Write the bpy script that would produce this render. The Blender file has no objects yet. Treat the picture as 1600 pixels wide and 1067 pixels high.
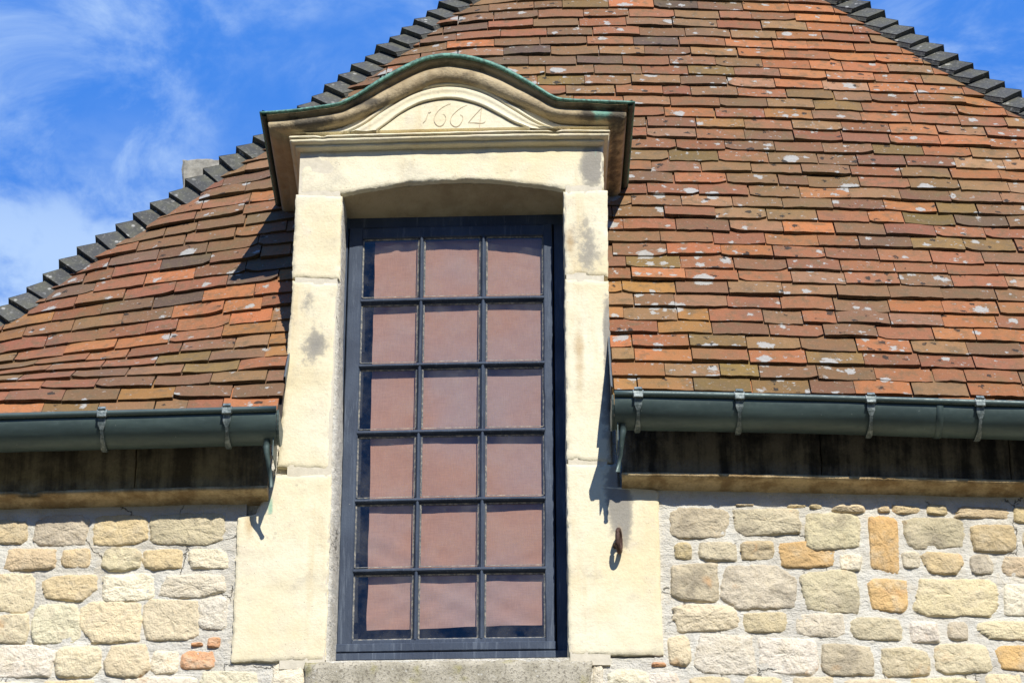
import bpy, math, random
from math import sin, cos, tan, radians, pi, sqrt, exp, log, cosh
from mathutils import Vector, noise
random.seed(7)
scene = bpy.context.scene
col = scene.collection

# ------------------------------------------------------------------ camera
F_PX = 4000.0; W_PX = 1600.0; H_PX = 1067.0
PITCH = radians(25.6); CAM_Y = -8.4; CAM_Z = 1.6
cd = bpy.data.cameras.new("camera"); cam = bpy.data.objects.new("camera", cd)
col.objects.link(cam); scene.camera = cam
cd.sensor_width = 36.0; cd.lens = 36.0*F_PX/W_PX
cd.clip_start = 0.05; cd.clip_end = 3000
cam.location = (0, CAM_Y, CAM_Z); cam.rotation_euler = (pi/2+PITCH, 0, 0)

# ------------------------------------------------------------------ sun, sky, exposure
SUN_EL = radians(42.5); SUN_AZ = radians(16)      # azimuth to the right of the camera, behind it
sdir = Vector((sin(SUN_AZ)*cos(SUN_EL), -cos(SUN_AZ)*cos(SUN_EL), sin(SUN_EL)))
sl = bpy.data.lights.new("sun", 'SUN'); so = bpy.data.objects.new("sun", sl); col.objects.link(so)
sl.energy = 5.0; sl.angle = radians(0.5); sl.color = (1.0, 0.95, 0.86)
so.rotation_euler = sdir.to_track_quat('Z', 'Y').to_euler()
so.location = (4, -8, 9)
scene.view_settings.view_transform = 'Standard'
scene.view_settings.look = 'None'
scene.view_settings.gamma = 1
scene.view_settings.exposure = 0.28

class NT:
    """small helper around a node tree"""
    def __init__(s, tree): s.t = tree; s.n = tree.nodes; s.l = tree.links
    def node(s, typ, ins=None, **props):
        nd = s.n.new(typ)
        for k, v in props.items(): setattr(nd, k, v)
        for k, v in (ins or {}).items(): s.put(nd.inputs[k], v)
        return nd
    def put(s, sock, v):
        if hasattr(v, 'is_output'): s.l.new(v, sock)
        elif isinstance(v, bpy.types.Node): s.l.new(v.outputs[0], sock)
        else:
            if isinstance(v, (tuple, list)) and sock.type == 'RGBA' and len(v) == 3: v = (*v, 1)
            sock.default_value = v
    def math(s, op, a, b=0.0, c=None, clamp=False):
        nd = s.n.new('ShaderNodeMath'); nd.operation = op; nd.use_clamp = clamp
        s.put(nd.inputs[0], a); s.put(nd.inputs[1], b)
        if c is not None: s.put(nd.inputs[2], c)
        return nd.outputs[0]
    def mix(s, f, a, b, mode='MIX'):
        nd = s.n.new('ShaderNodeMix'); nd.data_type = 'RGBA'; nd.blend_type = mode
        s.put(nd.inputs[0], f); s.put(nd.inputs[6], a); s.put(nd.inputs[7], b)
        return nd.outputs[2]
    def step(s, v, a, b, lo=0.0, hi=1.0):
        nd = s.n.new('ShaderNodeMapRange'); nd.interpolation_type = 'SMOOTHSTEP'
        s.put(nd.inputs[0], v)
        for i, q in enumerate((a, b, lo, hi)): nd.inputs[i+1].default_value = q
        return nd.outputs[0]
    def noise(s, vec, scale, detail=4, rough=0.55, out=0, dist=0.0):
        nd = s.n.new('ShaderNodeTexNoise'); s.put(nd.inputs['Vector'], vec)
        nd.inputs['Scale'].default_value = scale; nd.inputs['Detail'].default_value = detail
        nd.inputs['Roughness'].default_value = rough; nd.inputs['Distortion'].default_value = dist
        return nd.outputs[out]
    def vor(s, vec, scale, out='Distance', rnd=1.0, feature='F1'):
        nd = s.n.new('ShaderNodeTexVoronoi'); nd.feature = feature; s.put(nd.inputs['Vector'], vec)
        nd.inputs['Scale'].default_value = scale; nd.inputs['Randomness'].default_value = rnd
        return nd.outputs[out]
    def vec(s, v, scale=(1, 1, 1), rot=(0, 0, 0), loc=(0, 0, 0)):
        nd = s.n.new('ShaderNodeMapping'); s.put(nd.inputs[0], v)
        nd.inputs['Scale'].default_value = scale; nd.inputs['Rotation'].default_value = rot
        nd.inputs['Location'].default_value = loc
        return nd.outputs[0]

world = bpy.data.worlds.new("World"); scene.world = world; world.use_nodes = True
wt = NT(world.node_tree); wt.n.clear()
sky = wt.node('ShaderNodeTexSky', sky_type='NISHITA', sun_disc=False, sun_elevation=SUN_EL,
              sun_rotation=pi-SUN_AZ, altitude=200.0, air_density=1.0, dust_density=0.35, ozone_density=2.5)
tc = wt.node('ShaderNodeTexCoord')
sat0 = wt.mix(1.0, sky.outputs[0], (1.9, 2.5, 3.4), 'MULTIPLY')
sat = wt.node('ShaderNodeMix', {6: sat0, 7: (0.62, 2.50, 8.1), 0: 1.0}, data_type='RGBA', blend_type='DARKEN')
dv = wt.vec(tc.outputs['Generated'], scale=(1.0, 1.0, 1.7), rot=(0, radians(25), 0), loc=(0.35, 0.2, 0.1))
c1 = wt.noise(dv, 13, 8, 0.62, dist=0.6)
c2 = wt.noise(dv, 6.0, 3, 0.5)
cl = wt.math('MULTIPLY', wt.step(c1, 0.38, 0.76), wt.step(c2, 0.36, 0.54))
sepw = wt.node('ShaderNodeSeparateXYZ', {0: tc.outputs['Generated']})
low = wt.step(sepw.outputs[2], 0.515, 0.455)            # a soft bank of cloud lower down
c3 = wt.noise(dv, 16, 7, 0.58, dist=0.3)
cl2 = wt.math('MULTIPLY', low, wt.step(c3, 0.34, 0.58))
side = wt.step(sepw.outputs[1], 0.15, 0.60)             # the clouds stand behind the house, the other half of the sky is clear
cf = wt.math('MULTIPLY', side, wt.math('MAXIMUM', wt.math('MULTIPLY', cl, 0.70), wt.math('MULTIPLY', cl2, 0.72)))
SKY_MUL = 1.0
cloudcol = wt.mix(cf, sat.outputs[2], (6.0, 7.9, 10.4))
bg = wt.node('ShaderNodeBackground', {'Color': cloudcol, 'Strength': 0.085})
wo = wt.node('ShaderNodeOutputWorld', {'Surface': bg.outputs[0]})

# ------------------------------------------------------------------ geometry helpers
def bend(x):
    """the facade is not straight in plan: it falls back gently on both sides"""
    a = (x-0.31)/0.5
    return 0.06*0.5*(log(cosh(a)) if abs(a) < 50 else abs(a)-log(2))
def ray(px, py):
    u = (px-800)/F_PX; v = (533.5-py)/F_PX
    return Vector((u, cos(PITCH)-v*sin(PITCH), sin(PITCH)+v*cos(PITCH)))
def at(px, py, Y=0.0):
    """flat-facade coordinates (x, z) of the point in the plane Y seen at a place in the photo"""
    r = ray(px, py); x = 0.0
    for _ in range(6):
        t = (Y+bend(x)-CAM_Y)/r.y; x = r.x*t
    return x, CAM_Z+r.z*t
def fz(py, Y=0.0, px=700): return at(px, py, Y)[1]
def fx(px, py, Y=0.0): return at(px, py, Y)[0]
def nz(x, y, z, s, seed=0.0):
    return noise.noise(Vector((x*s+seed*7.13, y*s+seed*3.7, z*s-seed*5.1)))
def fbm(x, y, z, s, seed=0.0, o=4):
    v = 0; a = 1; t = 0
    for i in range(o):
        v += a*nz(x, y, z, s, seed+i*1.7); t += a; a *= 0.5; s *= 2.1
    return v/t
def smooth(t):
    t = max(0.0, min(1.0, t)); return t*t*(3-2*t)

class MB:
    def __init__(s): s.v = []; s.f = []; s.c = []; s.tint = (0.0, 0.0, 0.0, 1.0)
    def add(s, p, c=None):
        s.v.append(tuple(p)); s.c.append(c or s.tint); return len(s.v)-1
    def quad(s, *ix): s.f.append(tuple(ix))
    def grid(s, rows, closed=False, c=None, flip=False):
        """rows of points joined into a sheet"""
        idx = [[s.add(p, c) for p in r] for r in rows]
        n = len(rows[0])
        for i in range(len(rows)-1):
            for j in range(n if closed else n-1):
                k = (j+1) % n
                q = (idx[i][j], idx[i][k], idx[i+1][k], idx[i+1][j])
                s.f.append(q[::-1] if flip else q)
        return idx
    def box(s, x0, x1, y0, y1, z0, z1, b=0.0):
        P = [(x, y, z) for x in (x0, x1) for y in (y0, y1) for z in (z0, z1)]
        i = [s.add(p) for p in P]
        for q in ((0, 1, 3, 2), (4, 6, 7, 5), (0, 4, 5, 1), (2, 3, 7, 6), (0, 2, 6, 4), (1, 5, 7, 3)):
            s.f.append(tuple(i[k] for k in q))
    def tube(s, path, r, n=10, caps=True):
        path = [Vector(p) for p in path]; rows = []
        for i, p in enumerate(path):
            d = (path[min(i+1, len(path)-1)]-path[max(i-1, 0)]).normalized()
            a = d.cross(Vector((0.13, 0.31, 0.94)) if abs(d.z) < 0.9 else Vector((1, 0.1, 0))).normalized(); b = d.cross(a)
            rr = r[i] if isinstance(r, (list, tuple)) else r
            rows.append([p+(a*cos(2*pi*k/n)+b*sin(2*pi*k/n))*rr for k in range(n)])
        idx = s.grid(rows, closed=True)
        if caps: s.f.append(tuple(idx[0])); s.f.append(tuple(idx[-1][::-1]))
    def build(s, name, mat, parent=None, bendit=True, shade=False, bev=0.0):
        me = bpy.data.meshes.new(name)
        vs = [(x, y+bend(x), z) for x, y, z in s.v] if bendit else s.v
        me.from_pydata(vs, [], s.f)
        at_ = me.attributes.new('tint', 'FLOAT_COLOR', 'POINT')
        at_.data.foreach_set('color', [q for c in s.c for q in c])
        me.materials.append(mat)
        if shade: me.polygons.foreach_set('use_smooth', [True]*len(me.polygons))
        me.update()
        o = bpy.data.objects.new(name, me); col.objects.link(o)
        if parent is not None:
            o.parent = parent
            p = parent; off = Vector((0, 0, 0))
            while p is not None: off += p.location; p = p.parent
            o.location = -off if parent.type == 'EMPTY' else Vector((0, 0, 0))
        if bev:
            m = o.modifiers.new('bevel', 'BEVEL'); m.width = bev; m.segments = 2; m.limit_method = 'ANGLE'
        return o
def fixn(o):
    import bmesh
    bm = bmesh.new(); bm.from_mesh(o.data); bmesh.ops.recalc_face_normals(bm, faces=bm.faces); bm.to_mesh(o.data); bm.free()
    return o
def tag(o, label=None, cat=None, group=None, kind=None):
    if label: o['label'] = label
    if cat: o['category'] = cat
    if group: o['group'] = group
    if kind: o['kind'] = kind
    return o
def thing(name, loc, label, cat, group=None):
    o = bpy.data.objects.new(name, None); col.objects.link(o); o.location = loc
    o.empty_display_size = 0.1
    return tag(o, label, cat, group)

def mat(name):
    m = bpy.data.materials.new(name); m.use_nodes = True
    t = NT(m.node_tree); t.n.clear()
    out = t.node('ShaderNodeOutputMaterial')
    bs = t.node('ShaderNodeBsdfPrincipled'); t.l.new(bs.outputs[0], out.inputs[0])
    t.bs = bs; t.out = out
    t.pos = t.node('ShaderNodeNewGeometry').outputs['Position']
    a = t.node('ShaderNodeAttribute', attribute_name='tint'); t.tint = a.outputs['Color']; t.ta = a.outputs['Alpha']
    return m, t
def bump(t, h, dist=0.003, strength=1.0, normal=None):
    nd = t.node('ShaderNodeBump', {'Height': h, 'Distance': dist, 'Strength': strength})
    if normal is not None: t.put(nd.inputs['Normal'], normal)
    return nd.outputs[0]

# ------------------------------------------------------------------ materials
def mat_ashlar():
    m, t = mat('cut_limestone')
    P = t.pos
    big = t.noise(P, 2.6, 4, 0.6); mid = t.noise(P, 11, 5, 0.6); fine = t.noise(P, 120, 4, 0.65)
    c = t.mix(t.step(big, 0.35, 0.68), (0.77, 0.71, 0.52), (0.73, 0.63, 0.40))
    c = t.mix(t.step(mid, 0.52, 0.75), c, (0.72, 0.64, 0.47))
    streak = t.noise(t.vec(P, (9, 9, 1.1)), 1.0, 4, 0.6)
    c = t.mix(t.math('MULTIPLY', t.step(streak, 0.54, 0.72), 0.5), c, (0.60, 0.45, 0.22))
    gr = t.noise(P, 6.5, 6, 0.68)
    c = t.mix(t.math('MULTIPLY', t.step(gr, 0.52, 0.72), 0.45), c, (0.46, 0.42, 0.33))
    # tint.r = soot and lichen, tint.g = warm stain, tint.b = verdigris
    sep = t.node('ShaderNodeSeparateColor', {0: t.tint})
    ln = t.math('ADD', sep.outputs[0], t.math('MULTIPLY', t.math('SUBTRACT', t.noise(P, 30, 7, 0.78), 0.5), 2.1))
    c = t.mix(t.math('MULTIPLY', t.step(ln, 0.42, 0.85), t.math('ADD', 0.25, t.math('MULTIPLY', sep.outputs[0], 0.75), clamp=True)), c, (0.29, 0.27, 0.225))
    spots = t.vor(P, 42); spr = t.step(spots, 0.30, 0.22)
    sm = t.math('MULTIPLY', spr, t.step(t.noise(P, 5.0, 3, 0.5), 0.60, 0.68))
    c = t.mix(t.math('MULTIPLY', sm, 0.30), c, (0.30, 0.28, 0.23))
    w = t.math('ADD', sep.outputs[1], t.math('MULTIPLY', t.math('SUBTRACT', mid, 0.5), 0.8))
    c = t.mix(t.math('MULTIPLY', t.step(w, 0.4, 1.0), 0.75), c, (0.42, 0.26, 0.09))
    gv = t.math('ADD', sep.outputs[2], t.math('MULTIPLY', t.math('SUBTRACT', mid, 0.5), 0.7))
    c = t.mix(t.math('MULTIPLY', t.step(gv, 0.45, 0.95), 0.8), c, (0.22, 0.45, 0.33))
    pits = t.step(t.vor(P, 75), 0.13, 0.05)
    pm = t.math('MULTIPLY', pits, t.step(t.noise(P, 11, 3), 0.52, 0.60))
    c = t.mix(t.math('MULTIPLY', pm, 0.6), c, (0.2, 0.15, 0.09))
    c = t.mix(1.0, c, t.mix(fine, (0.82, 0.82, 0.82), (1.12, 1.12, 1.12)), 'MULTIPLY')
    t.put(t.bs.inputs['Base Color'], c); t.bs.inputs['Roughness'].default_value = 0.93
    hor = t.noise(t.vec(P, (8, 8, 90)), 1.0, 3, 0.6)
    h = t.math('ADD', t.math('MULTIPLY', fine, 0.5), t.math('ADD', t.math('MULTIPLY', mid, 1.8), t.math('MULTIPLY', hor, 0.22)))
    h = t.math('SUBTRACT', h, t.math('MULTIPLY', pm, 1.2))
    t.put(t.bs.inputs['Normal'], bump(t, h, 0.005, 0.55))
    return m
def mat_moulding():
    m, t = mat('weathered_moulding_stone')
    P = t.pos
    big = t.noise(P, 5, 5, 0.65); fine = t.noise(P, 140, 4, 0.6)
    sep = t.node('ShaderNodeSeparateColor', {0: t.tint})
    c = t.mix(t.step(big, 0.38, 0.66), (0.48, 0.39, 0.24), (0.34, 0.26, 0.15))
    c = t.mix(t.math('MULTIPLY', t.step(t.noise(P, 17, 5, 0.7), 0.55, 0.75), 0.7), c, (0.46, 0.40, 0.27))
    ln = t.math('ADD', sep.outputs[0], t.math('MULTIPLY', t.math('SUBTRACT', t.noise(P, 20, 6, 0.7), 0.5), 1.4))
    c = t.mix(t.math('MULTIPLY', t.step(ln, 0.4, 0.9), 0.85), c, (0.07, 0.065, 0.055))
    gv = t.math('ADD', sep.outputs[2], t.math('MULTIPLY', t.math('SUBTRACT', t.noise(P, 30, 4), 0.5), 0.9))
    c = t.mix(t.math('MULTIPLY', t.step(gv, 0.45, 0.85), 0.85), c, (0.16, 0.38, 0.30))
    t.put(t.bs.inputs['Base Color'], c); t.bs.inputs['Roughness'].default_value = 0.95
    t.put(t.bs.inputs['Normal'], bump(t, t.math('ADD', fine, t.math('MULTIPLY', t.noise(P, 40, 5, 0.65), 1.3)), 0.004, 0.8))
    return m
def mat_rubble():
    m, t = mat('rubble_limestone')
    P = t.pos
    c = t.tint
    n1 = t.noise(P, 14, 6, 0.68); n2 = t.noise(P, 38, 5, 0.7); n3 = t.noise(P, 150, 3, 0.6)
    c = t.mix(t.math('MULTIPLY', t.step(n1, 0.45, 0.72), 0.65), c, (0.66, 0.57, 0.40))
    c = t.mix(t.math('MULTIPLY', t.step(n2, 0.52, 0.74), 0.42), c, (0.32, 0.23, 0.12))
    g = t.noise(P, 9, 5, 0.65)
    gm = t.math('MULTIPLY', t.step(g, 0.44, 0.66), t.ta)
    c = t.mix(t.math('MULTIPLY', gm, 0.8), c, (0.24, 0.205, 0.15))
    c = t.mix(t.math('MULTIPLY', t.step(t.noise(P, 6.5, 4, 0.6, dist=0.4), 0.60, 0.72), 0.6), c, (0.60, 0.33, 0.13))
    c = t.mix(1.0, c, t.mix(n3, (0.75, 0.75, 0.75), (1.2, 1.2, 1.2)), 'MULTIPLY')
    t.put(t.bs.inputs['Base Color'], c); t.bs.inputs['Roughness'].default_value = 0.95
    h = t.math('ADD', t.math('MULTIPLY', n2, 1.6), t.math('MULTIPLY', n3, 0.45))
    t.put(t.bs.inputs['Normal'], bump(t, h, 0.008, 0.9))
    return m
def mat_mortar():
    m, t = mat('lime_mortar')
    P = t.pos
    n1 = t.noise(P, 3.5, 5, 0.6); n2 = t.noise(t.vec(P, (14, 14, 45)), 1.0, 5, 0.65); n3 = t.noise(P, 160, 3); n4 = t.noise(P, 24, 6, 0.7)
    c = t.mix(t.step(n1, 0.35, 0.65), (0.64, 0.62, 0.54), (0.55, 0.52, 0.44))
    c = t.mix(t.math('MULTIPLY', t.step(n2, 0.5, 0.7), 0.35), c, (0.70, 0.68, 0.61))
    c = t.mix(t.math('MULTIPLY', t.step(n4, 0.50, 0.68), 0.45), c, (0.44, 0.40, 0.32))
    c = t.mix(t.math('MULTIPLY', t.step(t.noise(P, 8, 5, 0.7), 0.54, 0.7), 0.45), c, (0.60, 0.50, 0.33))
    wob = t.node('ShaderNodeVectorMath', {0: P, 1: t.node('ShaderNodeVectorMath', {0: t.noise(P, 18, 4, 0.7, out=1), 1: (0.06, 0.06, 0.06)}, operation='MULTIPLY').outputs[0]}, operation='ADD').outputs[0]
    cr = t.step(t.vor(wob, 4.5, feature='DISTANCE_TO_EDGE'), 0.012, 0.004)
    cr = t.math('MULTIPLY', cr, t.step(t.noise(P, 4, 3), 0.53, 0.58))
    c = t.mix(t.math('MULTIPLY', cr, 0.8), c, (0.10, 0.09, 0.07))
    t.put(t.bs.inputs['Base Color'], c); t.bs.inputs['Roughness'].default_value = 0.97
    h = t.math('ADD', n2, t.math('ADD', t.math('MULTIPLY', n3, 0.4), t.math('MULTIPLY', n4, 1.6)))
    h = t.math('SUBTRACT', h, t.math('MULTIPLY', cr, 1.5))
    t.put(t.bs.inputs['Normal'], bump(t, h, 0.009, 0.9))
    return m
def mat_tile():
    m, t = mat('clay_roof_tile')
    P = t.pos
    c = t.tint
    n1 = t.noise(P, 22, 5, 0.65); n2 = t.noise(P, 90, 4, 0.65); n3 = t.noise(P, 260, 3)
    c = t.mix(t.math('MULTIPLY', t.step(n1, 0.46, 0.70), 0.7), c, (0.12, 0.085, 0.04))
    c = t.mix(t.math('MULTIPLY', t.step(n2, 0.55, 0.75), 0.45), c, (0.36, 0.21, 0.13))
    nb_ = t.noise(P, 2.3, 4, 0.6)
    c = t.mix(t.math('MULTIPLY', t.step(nb_, 0.50, 0.68), 0.27), c, (0.15, 0.12, 0.035))
    nc_ = t.noise(P, 3.1, 4, 0.6)
    c = t.mix(t.math('MULTIPLY', t.step(nc_, 0.56, 0.72), 0.45), c, (0.11, 0.07, 0.045))
    c = t.mix(1.0, c, t.mix(n3, (0.68, 0.68, 0.68), (1.28, 1.28, 1.28)), 'MULTIPLY')
    # lichens: pale round crusts, amount in tint alpha; dark moss cushions
    wob = t.node('ShaderNodeVectorMath', {0: P, 1: t.node('ShaderNodeVectorMath', {0: t.noise(P, 42, 5, 0.7, out=1), 1: (0.055, 0.055, 0.055)}, operation='MULTIPLY').outputs[0]}, operation='ADD').outputs[0]
    def spots(scale, r0, seed, thr):
        vv = t.vec(wob, loc=(seed, seed*1.7, -seed))
        d = t.vor(vv, scale); cc = t.vor(vv, scale, 'Color')
        sp = t.node('ShaderNodeSeparateColor', {0: cc})
        rad = t.math('MULTIPLY', sp.outputs[0], r0)
        on = t.math('GREATER_THAN', t.math('ADD', sp.outputs[1], t.math('MULTIPLY', t.ta, 0.6)), thr)
        dd = t.math('SUBTRACT', rad, d)
        return t.math('MULTIPLY', t.step(dd, 0.0, 0.05), on)
    l1 = spots(9.5, 0.40, 0.3, 0.98); l2 = spots(21, 0.42, 2.3, 1.02); l4 = spots(58, 0.40, 4.4, 0.98)
    lich = t.math('MAXIMUM', t.math('MAXIMUM', l1, l2), t.math('MULTIPLY', l4, 0.65))
    lc = t.mix(n2, (0.22, 0.215, 0.19), (0.47, 0.46, 0.42))
    c = t.mix(t.math('MULTIPLY', lich, 0.92), c, lc)
    l3 = spots(24, 0.36, 7.7, 1.04)
    c = t.mix(t.math('MULTIPLY', l3, 0.9), c, (0.022, 0.018, 0.012))
    t.put(t.bs.inputs['Base Color'], c); t.bs.inputs['Roughness'].default_value = 0.88
    h = t.math('ADD', t.math('MULTIPLY', n2, 0.9), t.math('MULTIPLY', n1, 1.2))
    h = t.math('ADD', h, t.math('MULTIPLY', lich, 0.25)); h = t.math('ADD', h, t.math('MULTIPLY', l3, 1.5))
    t.put(t.bs.inputs['Normal'], bump(t, h, 0.004, 0.8))
    return m
def mat_hip():
    m, t = mat('dark_hip_tile')
    P = t.pos
    n1 = t.noise(P, 14, 5, 0.65); n2 = t.noise(P, 90, 4, 0.65)
    c = t.mix(t.step(n1, 0.4, 0.68), t.tint, (0.085, 0.085, 0.06))
    c = t.mix(t.math('MULTIPLY', t.step(n2, 0.52, 0.70), 0.6), c, (0.19, 0.185, 0.16))
    s = t.math('MULTIPLY', t.step(t.math('ADD', t.vor(P, 30), t.math('MULTIPLY', n2, 0.3)), 0.46, 0.32), t.step(t.noise(P, 7, 3), 0.50, 0.6))
    c = t.mix(t.math('MULTIPLY', s, 0.8), c, (0.36, 0.36, 0.33))
    t.put(t.bs.inputs['Base Color'], c); t.bs.inputs['Roughness'].default_value = 0.8
    t.put(t.bs.inputs['Normal'], bump(t, n2, 0.003, 0.8))
    return m
def mat_zinc():
    m, t = mat('dark_patinated_zinc')
    P = t.pos
    n = t.noise(t.vec(P, (2, 10, 10)), 1.0, 5, 0.6); n2 = t.noise(P, 60, 4, 0.7)
    c = t.mix(t.step(n, 0.35, 0.7), (0.052, 0.080, 0.078), (0.095, 0.140, 0.130))
    c = t.mix(t.math('MULTIPLY', t.step(n2, 0.60, 0.78), 0.5), c, (0.12, 0.17, 0.16))
    c = t.mix(t.math('MULTIPLY', t.step(t.vor(P, 30), 0.05, 0.03), 0.7), c, (0.4, 0.42, 0.4))
    t.put(t.bs.inputs['Base Color'], c)
    t.put(t.bs.inputs['Roughness'], t.step(n2, 0.3, 0.7, 0.42, 0.6)); t.bs.inputs['Metallic'].default_value = 0.25
    t.put(t.bs.inputs['Normal'], bump(t, t.noise(P, 9, 3), 0.006, 0.35))
    return m
def mat_galv():
    m, t = mat('weathered_bracket_metal')
    P = t.pos
    n = t.noise(P, 60, 5, 0.7); n2 = t.noise(P, 25, 4)
    c = t.mix(t.step(n, 0.4, 0.65), (0.09, 0.12, 0.12), (0.27, 0.31, 0.30))
    c = t.mix(t.math('MULTIPLY', t.step(n2, 0.5, 0.7), 0.5), c, (0.06, 0.08, 0.075))
    t.put(t.bs.inputs['Base Color'], c); t.bs.inputs['Roughness'].default_value = 0.55; t.bs.inputs['Metallic'].default_value = 0.3
    t.put(t.bs.inputs['Normal'], bump(t, n, 0.002, 0.6))
    return m
def mat_copper():
    m, t = mat('verdigris_copper')
    P = t.pos
    n = t.noise(P, 18, 5, 0.65); n2 = t.noise(P, 90, 4, 0.6)
    c = t.mix(t.step(n, 0.36, 0.62), (0.07, 0.19, 0.145), (0.14, 0.33, 0.25))
    c = t.mix(t.math('MULTIPLY', t.step(n2, 0.42, 0.66), 0.75), c, (0.035, 0.065, 0.05))
    sep = t.node('ShaderNodeSeparateColor', {0: t.tint})
    c = t.mix(sep.outputs[0], c, (0.012, 0.013, 0.012))
    t.put(t.bs.inputs['Base Color'], c); t.bs.inputs['Roughness'].default_value = 0.6; t.bs.inputs['Metallic'].default_value = 0.1
    t.put(t.bs.inputs['Normal'], bump(t, n2, 0.002, 0.6))
    return m
def mat_paint():
    m, t = mat('blue_grey_paint')
    P = t.pos
    g = t.noise(t.vec(P, (60, 60, 5)), 1.0, 5, 0.7); n2 = t.noise(P, 130, 4, 0.7); n = t.noise(P, 8, 4)
    c = t.mix(t.step(n, 0.3, 0.7), (0.040, 0.054, 0.083), (0.062, 0.082, 0.118))
    c = t.mix(t.math('MULTIPLY', t.step(g, 0.52, 0.70), 0.5), c, (0.15, 0.18, 0.225))
    flk = t.math('MULTIPLY', t.step(n2, 0.66, 0.72), t.step(t.noise(P, 11, 4, 0.6), 0.54, 0.66))
    c = t.mix(t.math('MULTIPLY', flk, 0.8), c, (0.40, 0.38, 0.34))
    t.put(t.bs.inputs['Base Color'], c); t.put(t.bs.inputs['Roughness'], t.step(g, 0.3, 0.7, 0.45, 0.65))
    t.put(t.bs.inputs['Normal'], bump(t, t.math('ADD', g, t.math('MULTIPLY', n2, 0.4)), 0.0022, 0.9)); t.bs.inputs['Specular IOR Level'].default_value = 0.15
    return m
def mat_putty():
    m, t = mat('old_putty')
    n = t.noise(t.pos, 70, 4, 0.7)
    t.put(t.bs.inputs['Base Color'], t.mix(t.step(n, 0.42, 0.66), (0.09, 0.10, 0.11), (0.30, 0.28, 0.23)))
    t.bs.inputs['Roughness'].default_value = 0.9
    return m
def mat_glass():
    m, t = mat('thin_window_glass')
    t.n.remove(t.bs)
    nb = bump(t, t.noise(t.pos, 5, 2), 0.004, 0.25)
    tr = t.node('ShaderNodeBsdfTransparent', {'Color': (0.90, 0.93, 0.93, 1)})
    gl = t.node('ShaderNodeBsdfGlossy', {'Color': (1, 1, 1, 1), 'Roughness': 0.02, 'Normal': nb})
    lw = t.node('ShaderNodeLayerWeight', {'Blend': 0.5})
    fr = t.node('ShaderNodeMath', {0: t.math('MULTIPLY', t.math('POWER', lw.outputs['Facing'], 5.0), 0.93), 1: 0.055}, operation='ADD')
    mx = t.node('ShaderNodeMixShader', {0: fr.outputs[0], 1: tr.outputs[0], 2: gl.outputs[0]})
    # dust and dried rain specks
    du = t.node('ShaderNodeBsdfDiffuse', {'Color': (0.6, 0.58, 0.52, 1)})
    v = t.step(t.vor(t.pos, 120), 0.085, 0.05); on = t.step(t.noise(t.pos, 40, 2), 0.52, 0.58)
    film = t.math('MULTIPLY', t.step(t.noise(t.pos, 9, 6, 0.7), 0.35, 0.75), 0.07)
    df = t.math('ADD', t.math('MULTIPLY', t.math('MULTIPLY', v, on), 0.6), film, clamp=True)
    m2 = t.node('ShaderNodeMixShader', {0: df, 1: mx.outputs[0], 2: du.outputs[0]})
    t.l.new(m2.outputs[0], t.out.inputs[0])
    return m
def mat_curtain():
    m, t = mat('rose_cloth')
    P = t.pos
    n = t.noise(P, 2.2, 4, 0.5); w = t.noise(t.vec(P, (30, 30, 260)), 1.0, 3, 0.7); w2 = t.noise(t.vec(P, (260, 30, 30)), 1.0, 3, 0.7)
    c = t.mix(t.step(n, 0.35, 0.65), (0.34, 0.215, 0.19), (0.39, 0.20, 0.135))
    c = t.mix(1.0, c, t.mix(t.math('MULTIPLY', t.math('ADD', w, w2), 0.5), (0.62, 0.62, 0.62), (1.36, 1.36, 1.36)), 'MULTIPLY')
    t.put(t.bs.inputs['Base Color'], c); t.bs.inputs['Roughness'].default_value = 0.95
    t.put(t.bs.inputs['Normal'], bump(t, t.math('ADD', w, w2), 0.001, 0.5))
    return m
def mat_plain(name, c, rough=0.9, scale=30, var=0.25, metal=0.0):
    m, t = mat(name)
    n = t.noise(t.pos, scale, 5, 0.65)
    t.put(t.bs.inputs['Base Color'], t.mix(n, tuple(q*(1-var) for q in c), tuple(q*(1+var) for q in c)))
    t.bs.inputs['Roughness'].default_value = rough; t.bs.inputs['Metallic'].default_value = metal
    t.put(t.bs.inputs['Normal'], bump(t, n, 0.003, 0.6))
    return m
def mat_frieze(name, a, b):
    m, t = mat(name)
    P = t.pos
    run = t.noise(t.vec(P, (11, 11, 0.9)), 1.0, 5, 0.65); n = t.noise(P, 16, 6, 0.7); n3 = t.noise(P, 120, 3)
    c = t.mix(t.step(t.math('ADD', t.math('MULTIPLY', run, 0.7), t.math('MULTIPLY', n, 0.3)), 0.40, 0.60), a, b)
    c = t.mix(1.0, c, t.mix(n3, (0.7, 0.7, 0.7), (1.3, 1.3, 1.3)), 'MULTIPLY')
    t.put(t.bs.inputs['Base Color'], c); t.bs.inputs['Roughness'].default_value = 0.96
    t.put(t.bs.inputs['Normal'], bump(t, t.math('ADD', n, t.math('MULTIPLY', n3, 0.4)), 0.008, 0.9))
    return m
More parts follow.
